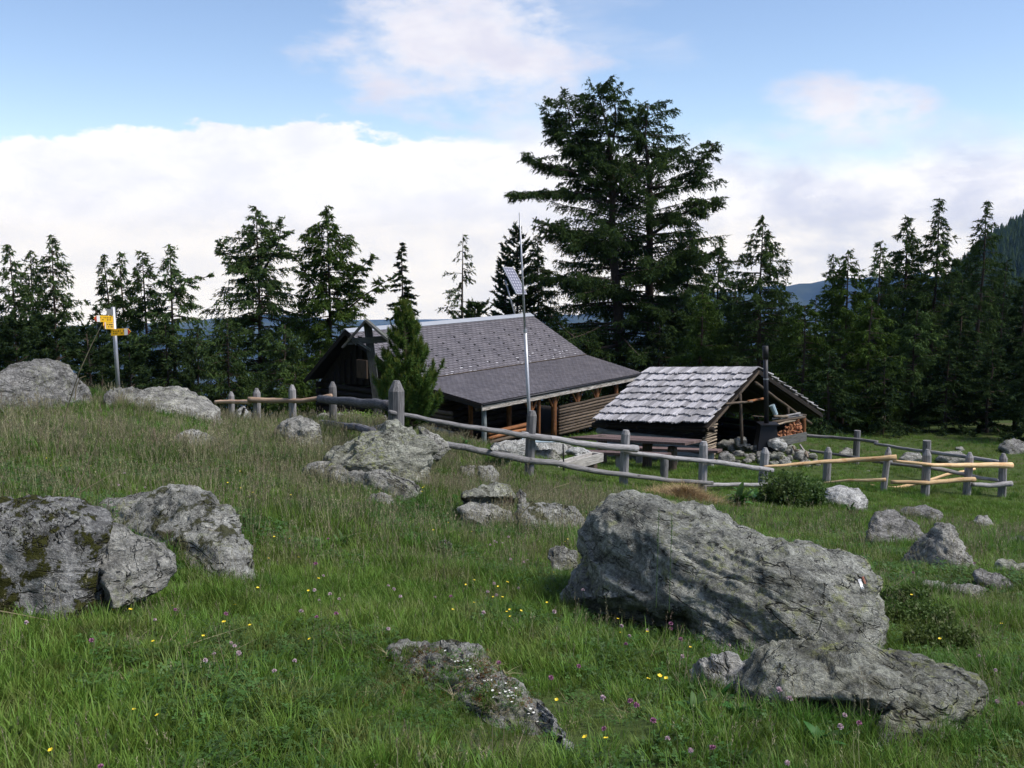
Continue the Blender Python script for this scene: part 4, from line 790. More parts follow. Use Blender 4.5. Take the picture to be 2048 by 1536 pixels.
# ------------------------------------------------------------------ table, benches, trough, slab
TB = thing('table', 'long reddish-brown plank table standing beside the hut wall', 'table', H(1335, 915)); tA, tB, tC, tD = P(1140,874,26.3), P(1270,866,27.2), P(1402,878,24.6), P(1372,886,23.4)
tA = P(1138,874,25.3); tB = P(1205,868,26.4); tC = P(1404,879,24.5); tD = P(1370,886,23.5); zt = sum(v.z for v in (tA,tB,tC,tD))/4
nb = 4
for i in range(nb):
    a0, a1 = tA.lerp(tB, i/nb), tD.lerp(tC, i/nb); b0_, b1 = tA.lerp(tB, (i+.96)/nb), tD.lerp(tC, (i+.96)/nb); g = G(); tp = [a0, a1, b1, b0_]; g.add(tp+[v-UP*.06 for v in tp], [(3,2,1,0),(4,5,6,7)]+[(i2, (i2+1)%4, (i2+1)%4+4, i2+4) for i2 in range(4)], [(v.x*.35-v.y*.9, v.z, v.x*.9+v.y*.35) for v in tp]*2); part('plank', g, W_TABLE, TB)
for px in (1205, 1295, 1345):
    Yl = 25.6-(px-1200)/170*1.6; t_ = P(px, 884, Yl); t_.z = zt-.07; b_ = t_.copy(); b_.z = gz(b_.x,b_.y)-.1; log(b_, t_, .12, 'leg', W_BROWN, TB)
def bench(lab, a_, b_, wd, legs, zoff):
    o = thing('bench', lab, 'bench', b_); x = (b_-a_); y = UP.cross(x).normalized(); g = G(); g.box((a_+b_)/2, x/2, y*wd/2, (0,0,.03)); part('seat', g, W_TABLE, o)
    for t in legs: p_ = a_.lerp(b_, t); q_ = p_.copy(); q_.z = gz(p_.x,p_.y)-.1; log(q_, p_-UP*.02, .09, 'leg', W_GREY, o)
bench('narrow board bench on log stumps at the near side of the long table', P(1150,903,23.6), P(1335,910,21.9), .30, (.15,.5,.97), 0)
bench('board bench on stumps between the long table and the hut wall', P(1262,896,26.6), P(1440,902,25.2), .30, (.1,.5,.9), 0)
boulder([(975,893),(1000,884),(1050,878),(1100,882),(1145,890),(1150,900),(1100,908),(1040,906),(990,900)], K_WHT, 'wide flat slab of rock carrying a sheet of bluish metal', depth=1.0, lean=1.6, amp=.05, sub=5, seed=110, Y=22.0, sink=.4)
boulder([(1050,925),(1052,900),(1110,900),(1125,918),(1100,930)], K_PALE, 'blocky stone propping up the wide flat slab', depth=.9, amp=.06, sub=4, seed=111, Y=21.6, sink=.3)
boulder([(1128,905),(1145,893),(1170,896),(1185,905),(1165,912)], K_WHT, 'pale stone between the flat slab and the bench', depth=.9, amp=.06, sub=4, seed=112, Y=22.8, sink=.3)
q = [P(1048,880,22.9), P(1108,882,22.6), P(1126,893,21.4), P(1040,893,21.6)]; g = G(); g.add([v+UP*.10 for v in q]+[v+UP*.085 for v in q], [(3,2,1,0),(4,5,6,7)]+[(i, (i+1)%4, (i+1)%4+4, i+4) for i in range(4)]); single('metal_sheet', g, M_SHEET, 'bluish sheet of metal lying on the flat rock slab', 'metal sheet')
t0, t1 = P(1104,938,19.6), P(1196,913,21.2); TR = thing('trough', 'hollowed whitish log trough propped on a block', 'trough', t0); x = t1-t0; y = UP.cross(x).normalized(); z = x.cross(y).normalized(); z = z if z.z > 0 else -z
def bx(c, hx, hy, hz, nm, m): g = G(); g.box(c, hx, hy, hz); part(nm, g, m, TR)
W_TR = wood('whitish_trough_wood', (.36,.34,.31), (.58,.55,.51), cr=.6)
bx((t0+t1)/2-z*.06, x/2, y*.13, z*.03, 'bottom', W_TR); bx((t0+t1)/2+y*.105, x/2*.998, y*.027, z*.0899, 'side', W_TR); bx((t0+t1)/2-y*.105, x/2*.998, y*.027, z*.0899, 'side', W_TR); bx(t1-x*.03, x*.03, y*.077, z*.088, 'end_block', W_TR)
q = t1-x*.15; g = G(); b_ = q.copy(); b_.z = gz(q.x,q.y)-.1; g.tube([b_, q-z*.1], .13, 9, wob=.1); part('prop_block', g, W_BROWN, TR); q = t0+x*.1; g = G(); b_ = q.copy(); b_.z = gz(q.x,q.y)-.1; g.tube([b_, q-z*.1], .10, 9, wob=.1); part('prop_block', g, W_BROWN, TR)
g = G(); g.tube([P(1128,955,19.2), P(1126,888,19.2)], [.018,.016], 6); single('iron_stake', g, M_STOVE, 'thin iron stake driven in beside the trough', 'stake')
g = G(); g.tube([P(478,848,21.3), P(489,816,21.3)], .03, 6); single('iron_stake', g, M_BLACK, 'short dark bar leaning between the smallest fence posts', 'stake')
print('built', round(time.time()-T0, 1))
# ------------------------------------------------------------------ trees
def needles(name, a, b, c, tr=.25, sc=.6):
    def fn(k):
        p = k.n('ShaderNodeTexCoord').outputs['Object']; rnd = k.n('ShaderNodeObjectInfo').outputs['Random']
        n1 = k.noise(p, sc, 5, .7); n2 = k.noise(p, 9, 3, .7); col = k.mix(k.ss(n2, .3, .7), a, b); col = k.mix(k.ss(n1, .52, .68), col, c)
        col = k.n('ShaderNodeHueSaturation', {'Color': col, 'Value': k.ss(rnd, 0, 1, .8, 1.25)}).outputs[0]
        df = k.n('ShaderNodeBsdfDiffuse', {'Color': col}).outputs[0]; tl = k.n('ShaderNodeBsdfTranslucent', {'Color': col}).outputs[0]
        return k.n('ShaderNodeMixShader', {0: tr, 1: df, 2: tl}).outputs[0]
    return material(name, fn)
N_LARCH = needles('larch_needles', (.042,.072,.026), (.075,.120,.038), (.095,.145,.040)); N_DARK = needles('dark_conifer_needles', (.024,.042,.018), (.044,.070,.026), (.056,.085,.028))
N_GREEN = needles('fresh_larch_needles', (.044,.076,.018), (.072,.118,.026), (.090,.140,.030)); N_PINE = needles('young_pine_needles', (.065,.12,.030), (.12,.20,.048), (.14,.22,.055), .2, 2.0); N_SHOOT = needles('new_pine_shoots', (.12,.16,.03), (.19,.22,.05), (.2,.25,.06), .2)
class Tree:
    def __init__(s, seed): s.g = G(); s.B = []; s.D = []; s.L = []; s.r = np.random.default_rng(seed); s.rr = random.Random(seed)
    def axis(s, pts, r0, r1, t0=.15, rad=2.0, tipr=.15, power=.85, nbr=80, e0=5, droop=.10, upt=.25, dens=1.0, side=1.0, hang=.5, kk=7, irr=.35, sprig=.42, az=None, body=None, tv=None):
        rr = s.rr; pts = [Vector(p) for p in pts]; L = [0]
        for a, b in zip(pts, pts[1:]): L.append(L[-1]+(b-a).length)
        def at(t):
            q = t*L[-1]; j = max(i for i in range(len(L)) if L[i] <= q+1e-6); j = min(j, len(L)-2); f = (q-L[j])/(L[j+1]-L[j]); return pts[j].lerp(pts[j+1], f)
        n = 10; s.g.tube([at(i/n) for i in range(n+1)], [r0+(r1-r0)*(i/n)**.8 for i in range(n+1)], kk)
        for i in range(nbr):
            t = t0+(1-t0)*((i+rr.random())/nbr)**.9; q = min(1, (1-t)/(tv or (1-t0)))
            l = tipr+(rad*(1.5 if power > .8 else 1.25)-tipr)*q**power*(min(1, .35+q/.22) if kk == 7 and tv else 1)
            if body: l *= np.interp(1-q, [b_[0] for b_ in body], [b_[1] for b_ in body])
            l *= 1-irr*rr.random()**1.3+(.22*irr if rr.random() < .12 else 0)
            if l < .05: continue
            th = rr.uniform(0, 6.283) if az is None else rr.gauss(*az); h = Vector((math.cos(th), math.sin(th), 0)); e = math.radians(e0*(1-q*.6)+((30 if kk != 7 or not tv else 12)*(1-q)**3)+rr.uniform(-9, 9))
            p0 = at(min(1, t)); m = 6; path = []
            for j in range(m+1):
                f = j/m; x = l*f; z = x*math.tan(e)-droop*x*x/max(l, .5)*1.1+upt*l*.35*max(0, f-.55)**1.6*2
                path.append(p0+h*x+Vector((rr.uniform(-.03,.03)*l*f, rr.uniform(-.03,.03)*l*f, z)))
            br = max(.008, min(r0*.35, .012+.011*l)); s.g.tube(path, [br*(1-.85*j/m) for j in range(m+1)], 3, caps=False)
            nt = max(3, int(l*17*dens)); f = np.sort(s.r.uniform(.10, 1, nt)**.8); seg = np.minimum((f*m).astype(int), m-1); fr = f*m-seg; PA = np.array([tuple(v) for v in path])
            base = PA[seg]*(1-fr[:,None])+PA[seg+1]*fr[:,None]; tg = PA[seg+1]-PA[seg]; tg /= np.linalg.norm(tg, axis=1)[:,None]; sd_ = np.cross(tg, [0,0,1.0]); sd_ /= np.linalg.norm(sd_, axis=1)[:,None]+1e-6
            sg = s.r.choice([-1,1], nt)[:,None]; dr = tg*s.r.uniform(.4,1.1,(nt,1))+sd_*sg*side*s.r.uniform(.2,1.0,(nt,1))+np.array([[0,0,-1.0]])*hang*s.r.uniform(.1,1.1,(nt,1))+s.r.normal(0,.18,(nt,3)); dr /= np.linalg.norm(dr, axis=1)[:,None]
            s.B.append(base); s.D.append(dr); s.L.append(sprig*s.r.uniform(.45,1.15,nt)*np.clip(.55+.45*l/2, .5, 1.2)*(1.15-.4*f))
    def leaves(s, name, per=6, ln=.17, wd=.035, spread=.75, up=0.0, jit=.02):
        B = np.concatenate(s.B); D = np.concatenate(s.D); L = np.concatenate(s.L); B = np.repeat(B, per, 0); D = np.repeat(D, per, 0); L = np.repeat(L, per); n = len(B)
        u = s.r.uniform(0, 1, n)[:,None]; b = B+D*L[:,None]*u+s.r.normal(0, jit, (n,3)); d = D+s.r.normal(0, spread*.6, (n,3))+np.array([[0,0,up]]); d /= np.linalg.norm(d, axis=1)[:,None]
        sv = np.cross(d, s.r.normal(0,1,(n,3))); sv /= np.linalg.norm(sv, axis=1)[:,None]+1e-6; l = ln*s.r.uniform(.6,1.4,(n,1)); w_ = wd*s.r.uniform(.7,1.3,(n,1))
        V = np.stack([b-d*l*.3+sv*w_*.5, b-d*l*.3-sv*w_*.5, b+d*l*.7], 1).reshape(-1,3); F = np.arange(n*3).reshape(-1,3); return V, F
def finish(tr, name, label, base, mat, per, ln, wd, cat='tree', spread=.75, up=0.0, group=None, bark=None):
    o = thing(name, label, cat, base, group); part('trunk', tr.g, bark or W_BARK, o, True); V, F = tr.leaves('crown', per, ln, wd, spread, up)
    link('crown', mesh_np('crown', V-np.array(base), F), mat, o); return o
NL = 0
def conifer(px, py, Y, hw, label, kind='larch', seed=0, basez=None, lean=0, dens=1.0, nbr=None, t0=.10, body=None, irr=.4, mat=None, e0=None, power=None, group=None, extra=None):
    global NL
    top = P(px, py, Y); bz = basez if basez is not None else float(ground_z(np.array([top.x]), np.array([Y]))[0]); base = Vector((top.x-lean, Y, bz-.2)); hgt = top.z-bz; rad = hw*Y/FPX; tr = Tree(seed*7+1)
    kn = dict(larch=dict(e0=2, droop=.18, upt=.45, side=.8, hang=1.45, power=.86, sprig=.58, per=6, ln=.18, wd=.058, nb=15.0, name='larch_tree', m=N_LARCH),
              spruce=dict(e0=-6, droop=.22, upt=.5, side=1.0, hang=.35, power=.95, sprig=.38, per=7, ln=.19, wd=.075, nb=15.0, name='spruce_tree', m=N_DARK),
              pine=dict(e0=22, droop=.02, upt=.6, side=.9, hang=-.1, power=.55, sprig=.40, per=8, ln=.19, wd=.07, nb=14.0, name='stone_pine', m=N_DARK))[kind]
    nb_ = nbr or int(kn['nb']*hgt*min(1.3, .6+rad*.22)); mid1 = base.lerp(top, .33)+Vector((tr.rr.uniform(-.12,.12), 0, 0)); mid2 = base.lerp(top, .7)+Vector((tr.rr.uniform(-.1,.1), 0, 0))
    tr.axis([base, mid1, mid2, top], .035+hgt*.013, .012, t0, rad, .10, power or kn['power'], nb_, e0 if e0 is not None else kn['e0'], kn['droop'], kn['upt'], dens, kn['side'], kn['hang'], 7, irr, kn['sprig'], None, body, min(1, (top.z-P(px, 800 if px < 1450 else 850, Y).z)/hgt))
    for ex in (extra or []): tr.axis([P(*q) for q in ex['pts']], ex.get('r0', .07), .012, ex.get('t0', .2), ex.get('rad', 1.0), .12, .8, ex.get('n', 24), 5, .15, .4, dens, .8, .75, 5, .35, .42)
    return finish(tr, kn['name'], label, base, mat or kn['m'], kn['per'], kn['ln'], kn['wd'], group=group)
C_ = conifer
C_(18,488,47,62,'slim larch at the very edge of the row beyond the crest',seed=1); C_(61,503,48,55,'short bushy larch between two taller ones beyond the crest',seed=2); C_(103,470,46,78,'open spire-topped larch, tallest of the trio beyond the domed boulder',seed=3,irr=.5)
C_(206,508,47,52,'slim larch rising straight above the arrows of the signpost',seed=4,lean=-1.0); C_(238,503,49,48,'narrow larch just behind the signpost pole',seed=5); C_(284,503,47,60,'round-topped larch beyond the low pale outcrop',seed=6,body=[(0,1),(.6,1.1),(.85,1.5),(1,1)])
C_(340,488,46,78,'larch with a crooked head and a long branch reaching over the outcrop',seed=7,irr=.55,body=[(0,1),(.6,1.2),(.8,.75),(1,1)],extra=[dict(pts=[(341,600,46),(375,560,46.2),(420,553,46.4)],rad=.7,n=16)])
C_(512,413,50,118,'broad old larch with two heads beyond the first fence posts',seed=8,irr=.5,dens=1.1,body=[(0,.85),(.35,1.1),(.7,1.15),(.9,1.5),(1,1)],extra=[dict(pts=[(528,540,50),(555,490,49.8),(566,437,49.8)],rad=1.0,n=30),dict(pts=[(520,560,50),(470,520,50),(440,480,50)],rad=1.0,n=30)])
C_(654,411,49,92,'dense columnar larch with long bare-tipped limbs above the chalet gable',seed=9,dens=1.4,irr=.35,mat=N_GREEN,body=[(0,1.0),(.3,1.0),(.6,1.15),(.85,1.75),(1,1)],extra=[dict(pts=[(668,590,49),(710,550,48.6),(748,510,48.4)],rad=.8,n=22),dict(pts=[(670,640,49),(730,590,48.4),(782,556,48)],rad=.9,n=26),dict(pts=[(640,590,49),(610,545,48.6),(590,512,48.5)],rad=.7,n=16)])
C_(803,485,53,44,'narrow dark spruce standing beyond the chalet ridge','spruce',10,dens=1.2)
C_(926,468,55,82,'thin open larch beyond the middle of the chalet ridge',seed=11,dens=.62,irr=.5,nbr=85)
C_(1034,452,60,52,'dark stone pine rising behind the solar panel','pine',12,dens=1.2,power=.45); C_(1010,500,58,48,'bushy conifer behind the solar panel mast','pine',13); C_(950,606,54,62,'low dark stone pine peeping over the chalet ridge','pine',14,power=.4)
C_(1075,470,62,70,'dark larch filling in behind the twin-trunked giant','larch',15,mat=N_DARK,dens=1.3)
C_(1375,455,56,88,'dense dark larch beside the giant, over the hut ridge',seed=16,dens=1.5,mat=N_LARCH,irr=.3,power=.6); C_(1440,478,58,60,'pointed larch with a ragged top next to the dense dark one',seed=17,dens=1.2,power=.6); C_(1405,585,50,72,'light green young larch behind the hut roof',seed=18,mat=N_GREEN,dens=1.3,power=.5)
C_(1527,432,48,92,'well shaped larch straight above the stove pipe',seed=19,irr=.4,dens=1.05,body=[(0,.8),(.3,.9),(.6,1.3),(.85,1.35),(1,1)])
C_(1668,508,46,45,'thin bent larch at the front of the forest',seed=20,lean=-.3); C_(1697,503,45,80,'pale green bushy larch at the front of the forest',seed=21,mat=N_GREEN,dens=1.3,power=.6); C_(1762,482,50,70,'larch with a leaning ragged top in the forest edge',seed=22,dens=1.2)
C_(1815,433,52,92,'broad larch in the forest edge above the second peeled pole',seed=23,dens=1.2,power=.7); C_(1880,398,50,88,'tallest larch of the forest edge with a bent pointed top',seed=24,dens=1.1,body=[(0,1.),(.5,1.0),(.8,1.0),(.9,.7),(1,1)]); C_(1973,403,47,62,'slender spire-like larch near the wooded hill',seed=25,dens=.9,irr=.5,power=.7,body=[(0,1.2),(.5,.9),(.75,1.2),(1,1)])
C_(2050,560,42,80,'dark conifer cut by the frame edge above the lone boulder','spruce',26,dens=1.2); C_(1925,560,46,70,'shaded conifer below the tallest larch of the forest edge','spruce',27,dens=1.2); C_(2012,545,52,62,'shaded conifer between the spire-like larch and the frame edge',seed=28,mat=N_DARK,dens=1.3)
C_(1745,600,42,85,'light green drooping larch in the front row of the forest',seed=29,mat=N_GREEN,dens=1.4,power=.55,t0=.05); C_(1610,610,43,80,'green larch filling the front row behind the woodshed end of the hut',seed=30,mat=N_GREEN,dens=1.3,power=.5,t0=.05); C_(1835,620,43,80,'drooping larch low in the forest edge behind the forked post',seed=31,dens=1.4,power=.55,t0=.05)
C_(1660,700,40,70,'small dark spruce at the yard edge behind the woodshed end of the hut','spruce',32,dens=1.2,t0=.02,power=.6); C_(1900,700,41,78,'small shaded spruce at the far grass edge','spruce',33,dens=1.2,t0=.02,power=.6); C_(1985,690,41,74,'low dark spruce behind the lone boulder','spruce',34,dens=1.2,t0=.02,power=.6); C_(1770,715,40,74,'low dark spruce beyond the back fence','spruce',35,dens=1.2,t0=.02,power=.6); C_(2075,640,38,70,'low dark spruce half out of the frame','spruce',36,dens=1.2,t0=.02,power=.6)
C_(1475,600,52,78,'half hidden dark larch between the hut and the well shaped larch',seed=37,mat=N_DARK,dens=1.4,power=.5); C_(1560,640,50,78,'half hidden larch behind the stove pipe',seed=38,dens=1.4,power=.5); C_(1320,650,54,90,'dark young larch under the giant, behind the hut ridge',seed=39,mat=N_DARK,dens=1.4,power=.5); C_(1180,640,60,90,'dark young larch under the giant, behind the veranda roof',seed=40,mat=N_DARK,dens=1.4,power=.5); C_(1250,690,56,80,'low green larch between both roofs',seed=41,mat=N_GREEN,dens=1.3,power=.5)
for i in range(16):
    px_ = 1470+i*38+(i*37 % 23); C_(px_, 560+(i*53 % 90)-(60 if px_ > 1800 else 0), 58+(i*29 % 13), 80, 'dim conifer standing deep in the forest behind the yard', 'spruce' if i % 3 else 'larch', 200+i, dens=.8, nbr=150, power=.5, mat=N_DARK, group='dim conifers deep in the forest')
# undergrowth conifers beyond the crest and beside the chalet
for i, (px, py, Y, hw, kd, lb) in enumerate([(28,640,40,85,'pine','dark bushy stone pine directly behind the domed boulder'),(110,632,41,80,'pine','rounded dark stone pine behind the domed boulder summit'),(172,655,40,60,'pine','low dark pine between the domed boulder and the signpost'),(192,612,44,36,'spruce','little dark conifer whose tip touches the yellow arrows'),(258,690,40,50,'pine','low dark pine at the foot of the signpost'),(330,650,43,58,'spruce','low shaded spruce beyond the pale outcrop'),
     (395,655,46,52,'larch','drooping dark larch between the outcrop and the broad old larch'),(455,640,44,70,'larch','low larch spreading beneath the broad old larch'),(570,650,46,66,'larch','low larch between the two big larches'),(700,640,47,60,'larch','shaded larch hugging the chalet gable')]):
    C_(px, py, Y, hw, lb, kd, 50+i, dens=1.15, power=.5, t0=.04, mat=N_DARK if i in (6,9) else None)
C_(640,700,45,50,'light green young larch filling the gap beneath the chalet eaves',seed=62,mat=N_GREEN,dens=1.2,power=.6,t0=.03); C_(590,745,42,45,'small green larch behind the third fence post',seed=63,mat=N_GREEN,dens=1.1,power=.6,t0=.03); C_(1145,720,52,60,'low larch seen past the end of the veranda',seed=64,dens=1.0,power=.5,mat=N_DARK)
# the giant: two trunks, several heads, long limbs
tr = Tree(99); Yg = 57
def gp_(*q): return [P(a, b, Yg+(c[0] if c else 0)) for a, b, *c in q]
kw = dict(dens=1.0, irr=.6, sprig=.66, hang=1.5, e0=2, droop=.12, upt=.3)
tr.axis(gp_((1246,800),(1238,640),(1224,480),(1226,350)), .40, .15, .12, 5.1, 2.8, .5, 122, **kw)
tr.axis(gp_((1226,360),(1216,262),(1194,176)), .15, .02, .05, 2.0, .85, .35, 60, **kw)
tr.axis(gp_((1230,390),(1180,335),(1150,260),(1128,194)), .12, .02, .3, 1.8, .75, .4, 58, **kw)
tr.axis(gp_((1225,300),(1232,240),(1228,176)), .07, .02, .3, 1.2, .55, .5, 30, **kw)
tr.axis(gp_((1302,800,.8),(1298,600,.8),(1300,400,.5),(1297,330,.5)), .36, .14, .12, 4.9, 2.5, .5, 106, **kw)
tr.axis(gp_((1297,345,.5),(1290,270,.5),(1296,212,.5)), .13, .02, .05, 1.9, .8, .35, 60, **kw)
tr.axis(gp_((1300,375),(1360,372),(1398,335,-.3),(1427,286,-.4)), .10, .02, .35, 1.2, .35, .6, 46, **kw)
tr.axis(gp_((1302,470),(1360,430,-.6),(1410,400,-.8),(1440,415,-.8)), .11, .02, .25, 1.4, .4, .6, 46, **kw)
tr.axis(gp_((1228,420),(1160,385,-.8),(1090,385,-1.2),(1018,398,-1.4)), .11, .02, .25, 1.3, .35, .6, 50, **kw)
tr.axis(gp_((1228,400),(1150,345,-.5),(1090,330,-.8),(1046,312,-1)), .10, .02, .25, 1.5, .3, .6, 54, **kw)
tr.axis(gp_((1232,350),(1170,300),(1120,250),(1098,232)), .10, .02, .3, 1.4, .5, .6, 44, **kw)
tr.axis(gp_((1236,520),(1150,470,-1.6),(1090,450,-2.2)), .10, .02, .2, 2.0, .5, .6, 60, **kw)
tr.axis(gp_((1240,600),(1150,560,-1.8),(1080,560,-2.4)), .10, .02, .2, 1.9, .6, .6, 56, **kw)
tr.axis(gp_((1300,560),(1370,520,-1.5),(1420,510,-2)), .10, .02, .2, 1.8, .6, .6, 50, **kw)
tr.axis(gp_((1242,690),(1180,700,-2.5),(1130,660,-3),(1098,630,-3)), .13, .03, .3, 1.3, .4, .6, 30, **kw)
tr.axis(gp_((1300,640),(1340,620,-2.0),(1380,640,-2.6)), .09, .02, .2, 1.7, .6, .6, 40, **kw)
finish(tr, 'larch_tree', 'giant twin-trunked larch with several heads towering over both roofs', P(1270,805,Yg), N_LARCH, 9, .19, .052)
print('trees', sum(len(o.data.polygons) for o in bpy.data.objects if o.name.startswith('crown')), round(time.time()-T0, 1))

# young stone pine before the chalet
yb = P(822,872,18.5); yb.z = min(yb.z, gz(yb.x, yb.y)); yt = P(805,602,18.5); YP = thing('young_pine', 'young bushy stone pine with bright new shoots in front of the slate roof', 'tree', yb)
g = G(); g.tube([yb-Vector((0,0,.2)), yb.lerp(yt, .5), yt], [.06,.04,.012], 8); rr = random.Random(3); nB, nD, sB, sD = [], [], [], []; hgt = (yt-yb).length
nrr = np.random.default_rng(5)
def brush(path, r_, dn):
    PA = np.array([tuple(v) for v in path]); L = np.linalg.norm(np.diff(PA, axis=0), axis=1).sum(); n = int(L*dn); f = nrr.uniform(.12, 1, n); seg = np.minimum((f*(len(PA)-1)).astype(int), len(PA)-2); fr = (f*(len(PA)-1)-seg)[:,None]
    b = PA[seg]*(1-fr)+PA[seg+1]*fr; tg = PA[seg+1]-PA[seg]; tg /= np.linalg.norm(tg, axis=1)[:,None]; dv = nrr.normal(0, 1, (n,3)); dv /= np.linalg.norm(dv, axis=1)[:,None]; d = tg*.75+dv*.85; d /= np.linalg.norm(d, axis=1)[:,None]; nB.append(b); nD.append(d*r_*nrr.uniform(.7,1.2,(n,1)))
for i in range(112):
    t = .02+.95*(i+rr.random())/112; p0 = yb.lerp(yt, t); l = (.57*np.interp(t, [0,.12,.3,.6,.85,1], [.85,1.0,1.05,.66,.30,.08]))*rr.uniform(.72,1.08); th = rr.uniform(0, 6.283); h = Vector((math.cos(th), math.sin(th), 0))
    path = [p0+h*l*f+Vector((0,0,l*(.10*f+.75*f**2.4))) for f in (0,.2,.4,.6,.8,1)]; g.tube(path, [.016,.013,.011,.009,.007,.005], 4, caps=False); brush(path[1:], .10, 420)
    for j in range(int(3+l*9)):
        f = rr.uniform(.35, .97); q = path[int(f*5)].lerp(path[min(5, int(f*5)+1)], f*5-int(f*5)); th2 = th+rr.choice((-1,1))*rr.uniform(.5,1.3); l2 = l*rr.uniform(.18,.36); h2 = Vector((math.cos(th2), math.sin(th2), 0)); p2 = [q, q+h2*l2*.6+Vector((0,0,l2*.35)), q+h2*l2*.8+Vector((0,0,l2*1.0))]
        g.tube(p2, [.007,.006,.004], 3, caps=False); brush(p2, .09, 420)
        if rr.random() < .9: e_ = p2[-1]; sB.append(tuple(e_)); sD.append((h2.x*.02, h2.y*.02, .10))
    e_ = path[-1]; sB.append(tuple(e_)); sD.append((h.x*.03, h.y*.03, .13))
brush([yb.lerp(yt, .45), yt], .09, 500)
part('trunk', g, W_BARK, YP, True)
def blades(B, D, wd, off):
    B = np.array(B); D = np.array(D); n = len(B); sv = np.cross(D, nrr.normal(0,1,(n,3))); sv /= np.linalg.norm(sv, axis=1)[:,None]+1e-9; sv *= wd
    V = np.stack([B-sv*.5, B+D, B+sv*.5], 1).reshape(-1,3)-np.array(tuple(off)); return V, np.arange(n*3).reshape(-1,3)
V, F = blades(np.concatenate(nB), np.concatenate(nD), .0125, yb); link('crown', mesh_np('crown', V, F), N_PINE, YP)
sB = np.repeat(np.array(sB), 16, 0)+nrr.normal(0,.006,(len(sB)*16,3)); sD = np.repeat(np.array(sD), 16, 0)*nrr.uniform(.4,1.15,(len(sD)*16,1))+nrr.normal(0,.018,(len(sD)*16,3)); V, F = blades(sB, sD, .011, yb); link('new_shoots', mesh_np('new_shoots', V, F), N_SHOOT, YP)

# ------------------------------------------------------------------ scattering of uncountable stuff
def scatter(name, P_, rot, scl, idx, protos, kind='stuff'):
    cl = bpy.data.collections.new(name+'_kinds')
    for i, (m, mt) in enumerate(protos): o = bpy.data.objects.new('%s_%02d' % (name, i), m); m.materials.append(mt); cl.objects.link(o)
    me = bpy.data.meshes.new(name); me.vertices.add(len(P_)); me.vertices.foreach_set('co', np.asarray(P_, np.float32).ravel())
    a = me.attributes.new('rot', 'FLOAT_VECTOR', 'POINT'); a.data.foreach_set('vector', np.asarray(rot, np.float32).ravel()); a = me.attributes.new('scl', 'FLOAT_VECTOR', 'POINT'); a.data.foreach_set('vector', np.asarray(scl, np.float32).ravel())
    a = me.attributes.new('idx', 'INT', 'POINT'); a.data.foreach_set('value', np.asarray(idx, np.int32)); me.update(); o = link(name, me, None)
    t = bpy.data.node_groups.new(name, 'GeometryNodeTree'); t.interface.new_socket('Geometry', in_out='INPUT', socket_type='NodeSocketGeometry'); t.interface.new_socket('Geometry', in_out='OUTPUT', socket_type='NodeSocketGeometry')
    nn = t.nodes; gi = nn.new('NodeGroupInput'); go = nn.new('NodeGroupOutput'); ci = nn.new('GeometryNodeCollectionInfo'); ci.inputs['Collection'].default_value = cl; ci.inputs['Separate Children'].default_value = True; ci.inputs['Reset Children'].default_value = True
    ip = nn.new('GeometryNodeInstanceOnPoints'); ip.inputs['Pick Instance'].default_value = True
    def na(nm, ty): q = nn.new('GeometryNodeInputNamedAttribute'); q.data_type = ty; q.inputs['Name'].default_value = nm; return q.outputs['Attribute']
    e2r = nn.new('FunctionNodeEulerToRotation'); t.links.new(na('rot', 'FLOAT_VECTOR'), e2r.inputs[0])
    t.links.new(gi.outputs[0], ip.inputs['Points']); t.links.new(ci.outputs[0], ip.inputs['Instance']); t.links.new(na('idx', 'INT'), ip.inputs['Instance Index']); t.links.new(e2r.outputs[0], ip.inputs['Rotation']); t.links.new(na('scl', 'FLOAT_VECTOR'), ip.inputs['Scale']); t.links.new(ip.outputs[0], go.inputs[0])
    md = o.modifiers.new('scatter', 'NODES'); md.node_group = t; o['kind'] = kind; return o
# forest on the hill
def far_conifer(seed):
    r = np.random.default_rng(seed); V = []; F = []
    for j in range(9):
        z = .08+j*.10; rad = .24*(1-z)+.02; n = 7; a0 = r.uniform(0, 6); zc_ = z+.17
        for q in range(n): t = a0+q*6.283/n; rr_ = rad*r.uniform(.7,1.25); o_ = len(V); V += [(0,0,zc_), (math.cos(t)*rr_, math.sin(t)*rr_, z-.03), (math.cos(t+.7)*rr_*.8, math.sin(t+.7)*rr_*.8, z+.01)]; F.append((o_, o_+1, o_+2))
    return mesh_np('far_conifer', V, F)
n_ = 26000; az_ = rng.uniform(R(11), R(46), n_); rad_f = np.sqrt(rng.uniform(150**2, 1250**2, n_)); fx, fy = rad_f*np.sin(az_), rad_f*np.cos(az_); fz = ground_z(fx, fy); hh = rng.uniform(8, 17, n_)
N_FAR = needles('far_forest_needles', (.035,.055,.022), (.060,.095,.034), (.085,.115,.042), .1)
scatter('forest', np.stack([fx, fy, fz], 1), np.stack([np.zeros(n_), np.zeros(n_), rng.uniform(0, 6.28, n_)], 1), np.stack([hh, hh, hh], 1), rng.integers(0, 4, n_), [(far_conifer(i), N_FAR) for i in range(4)])

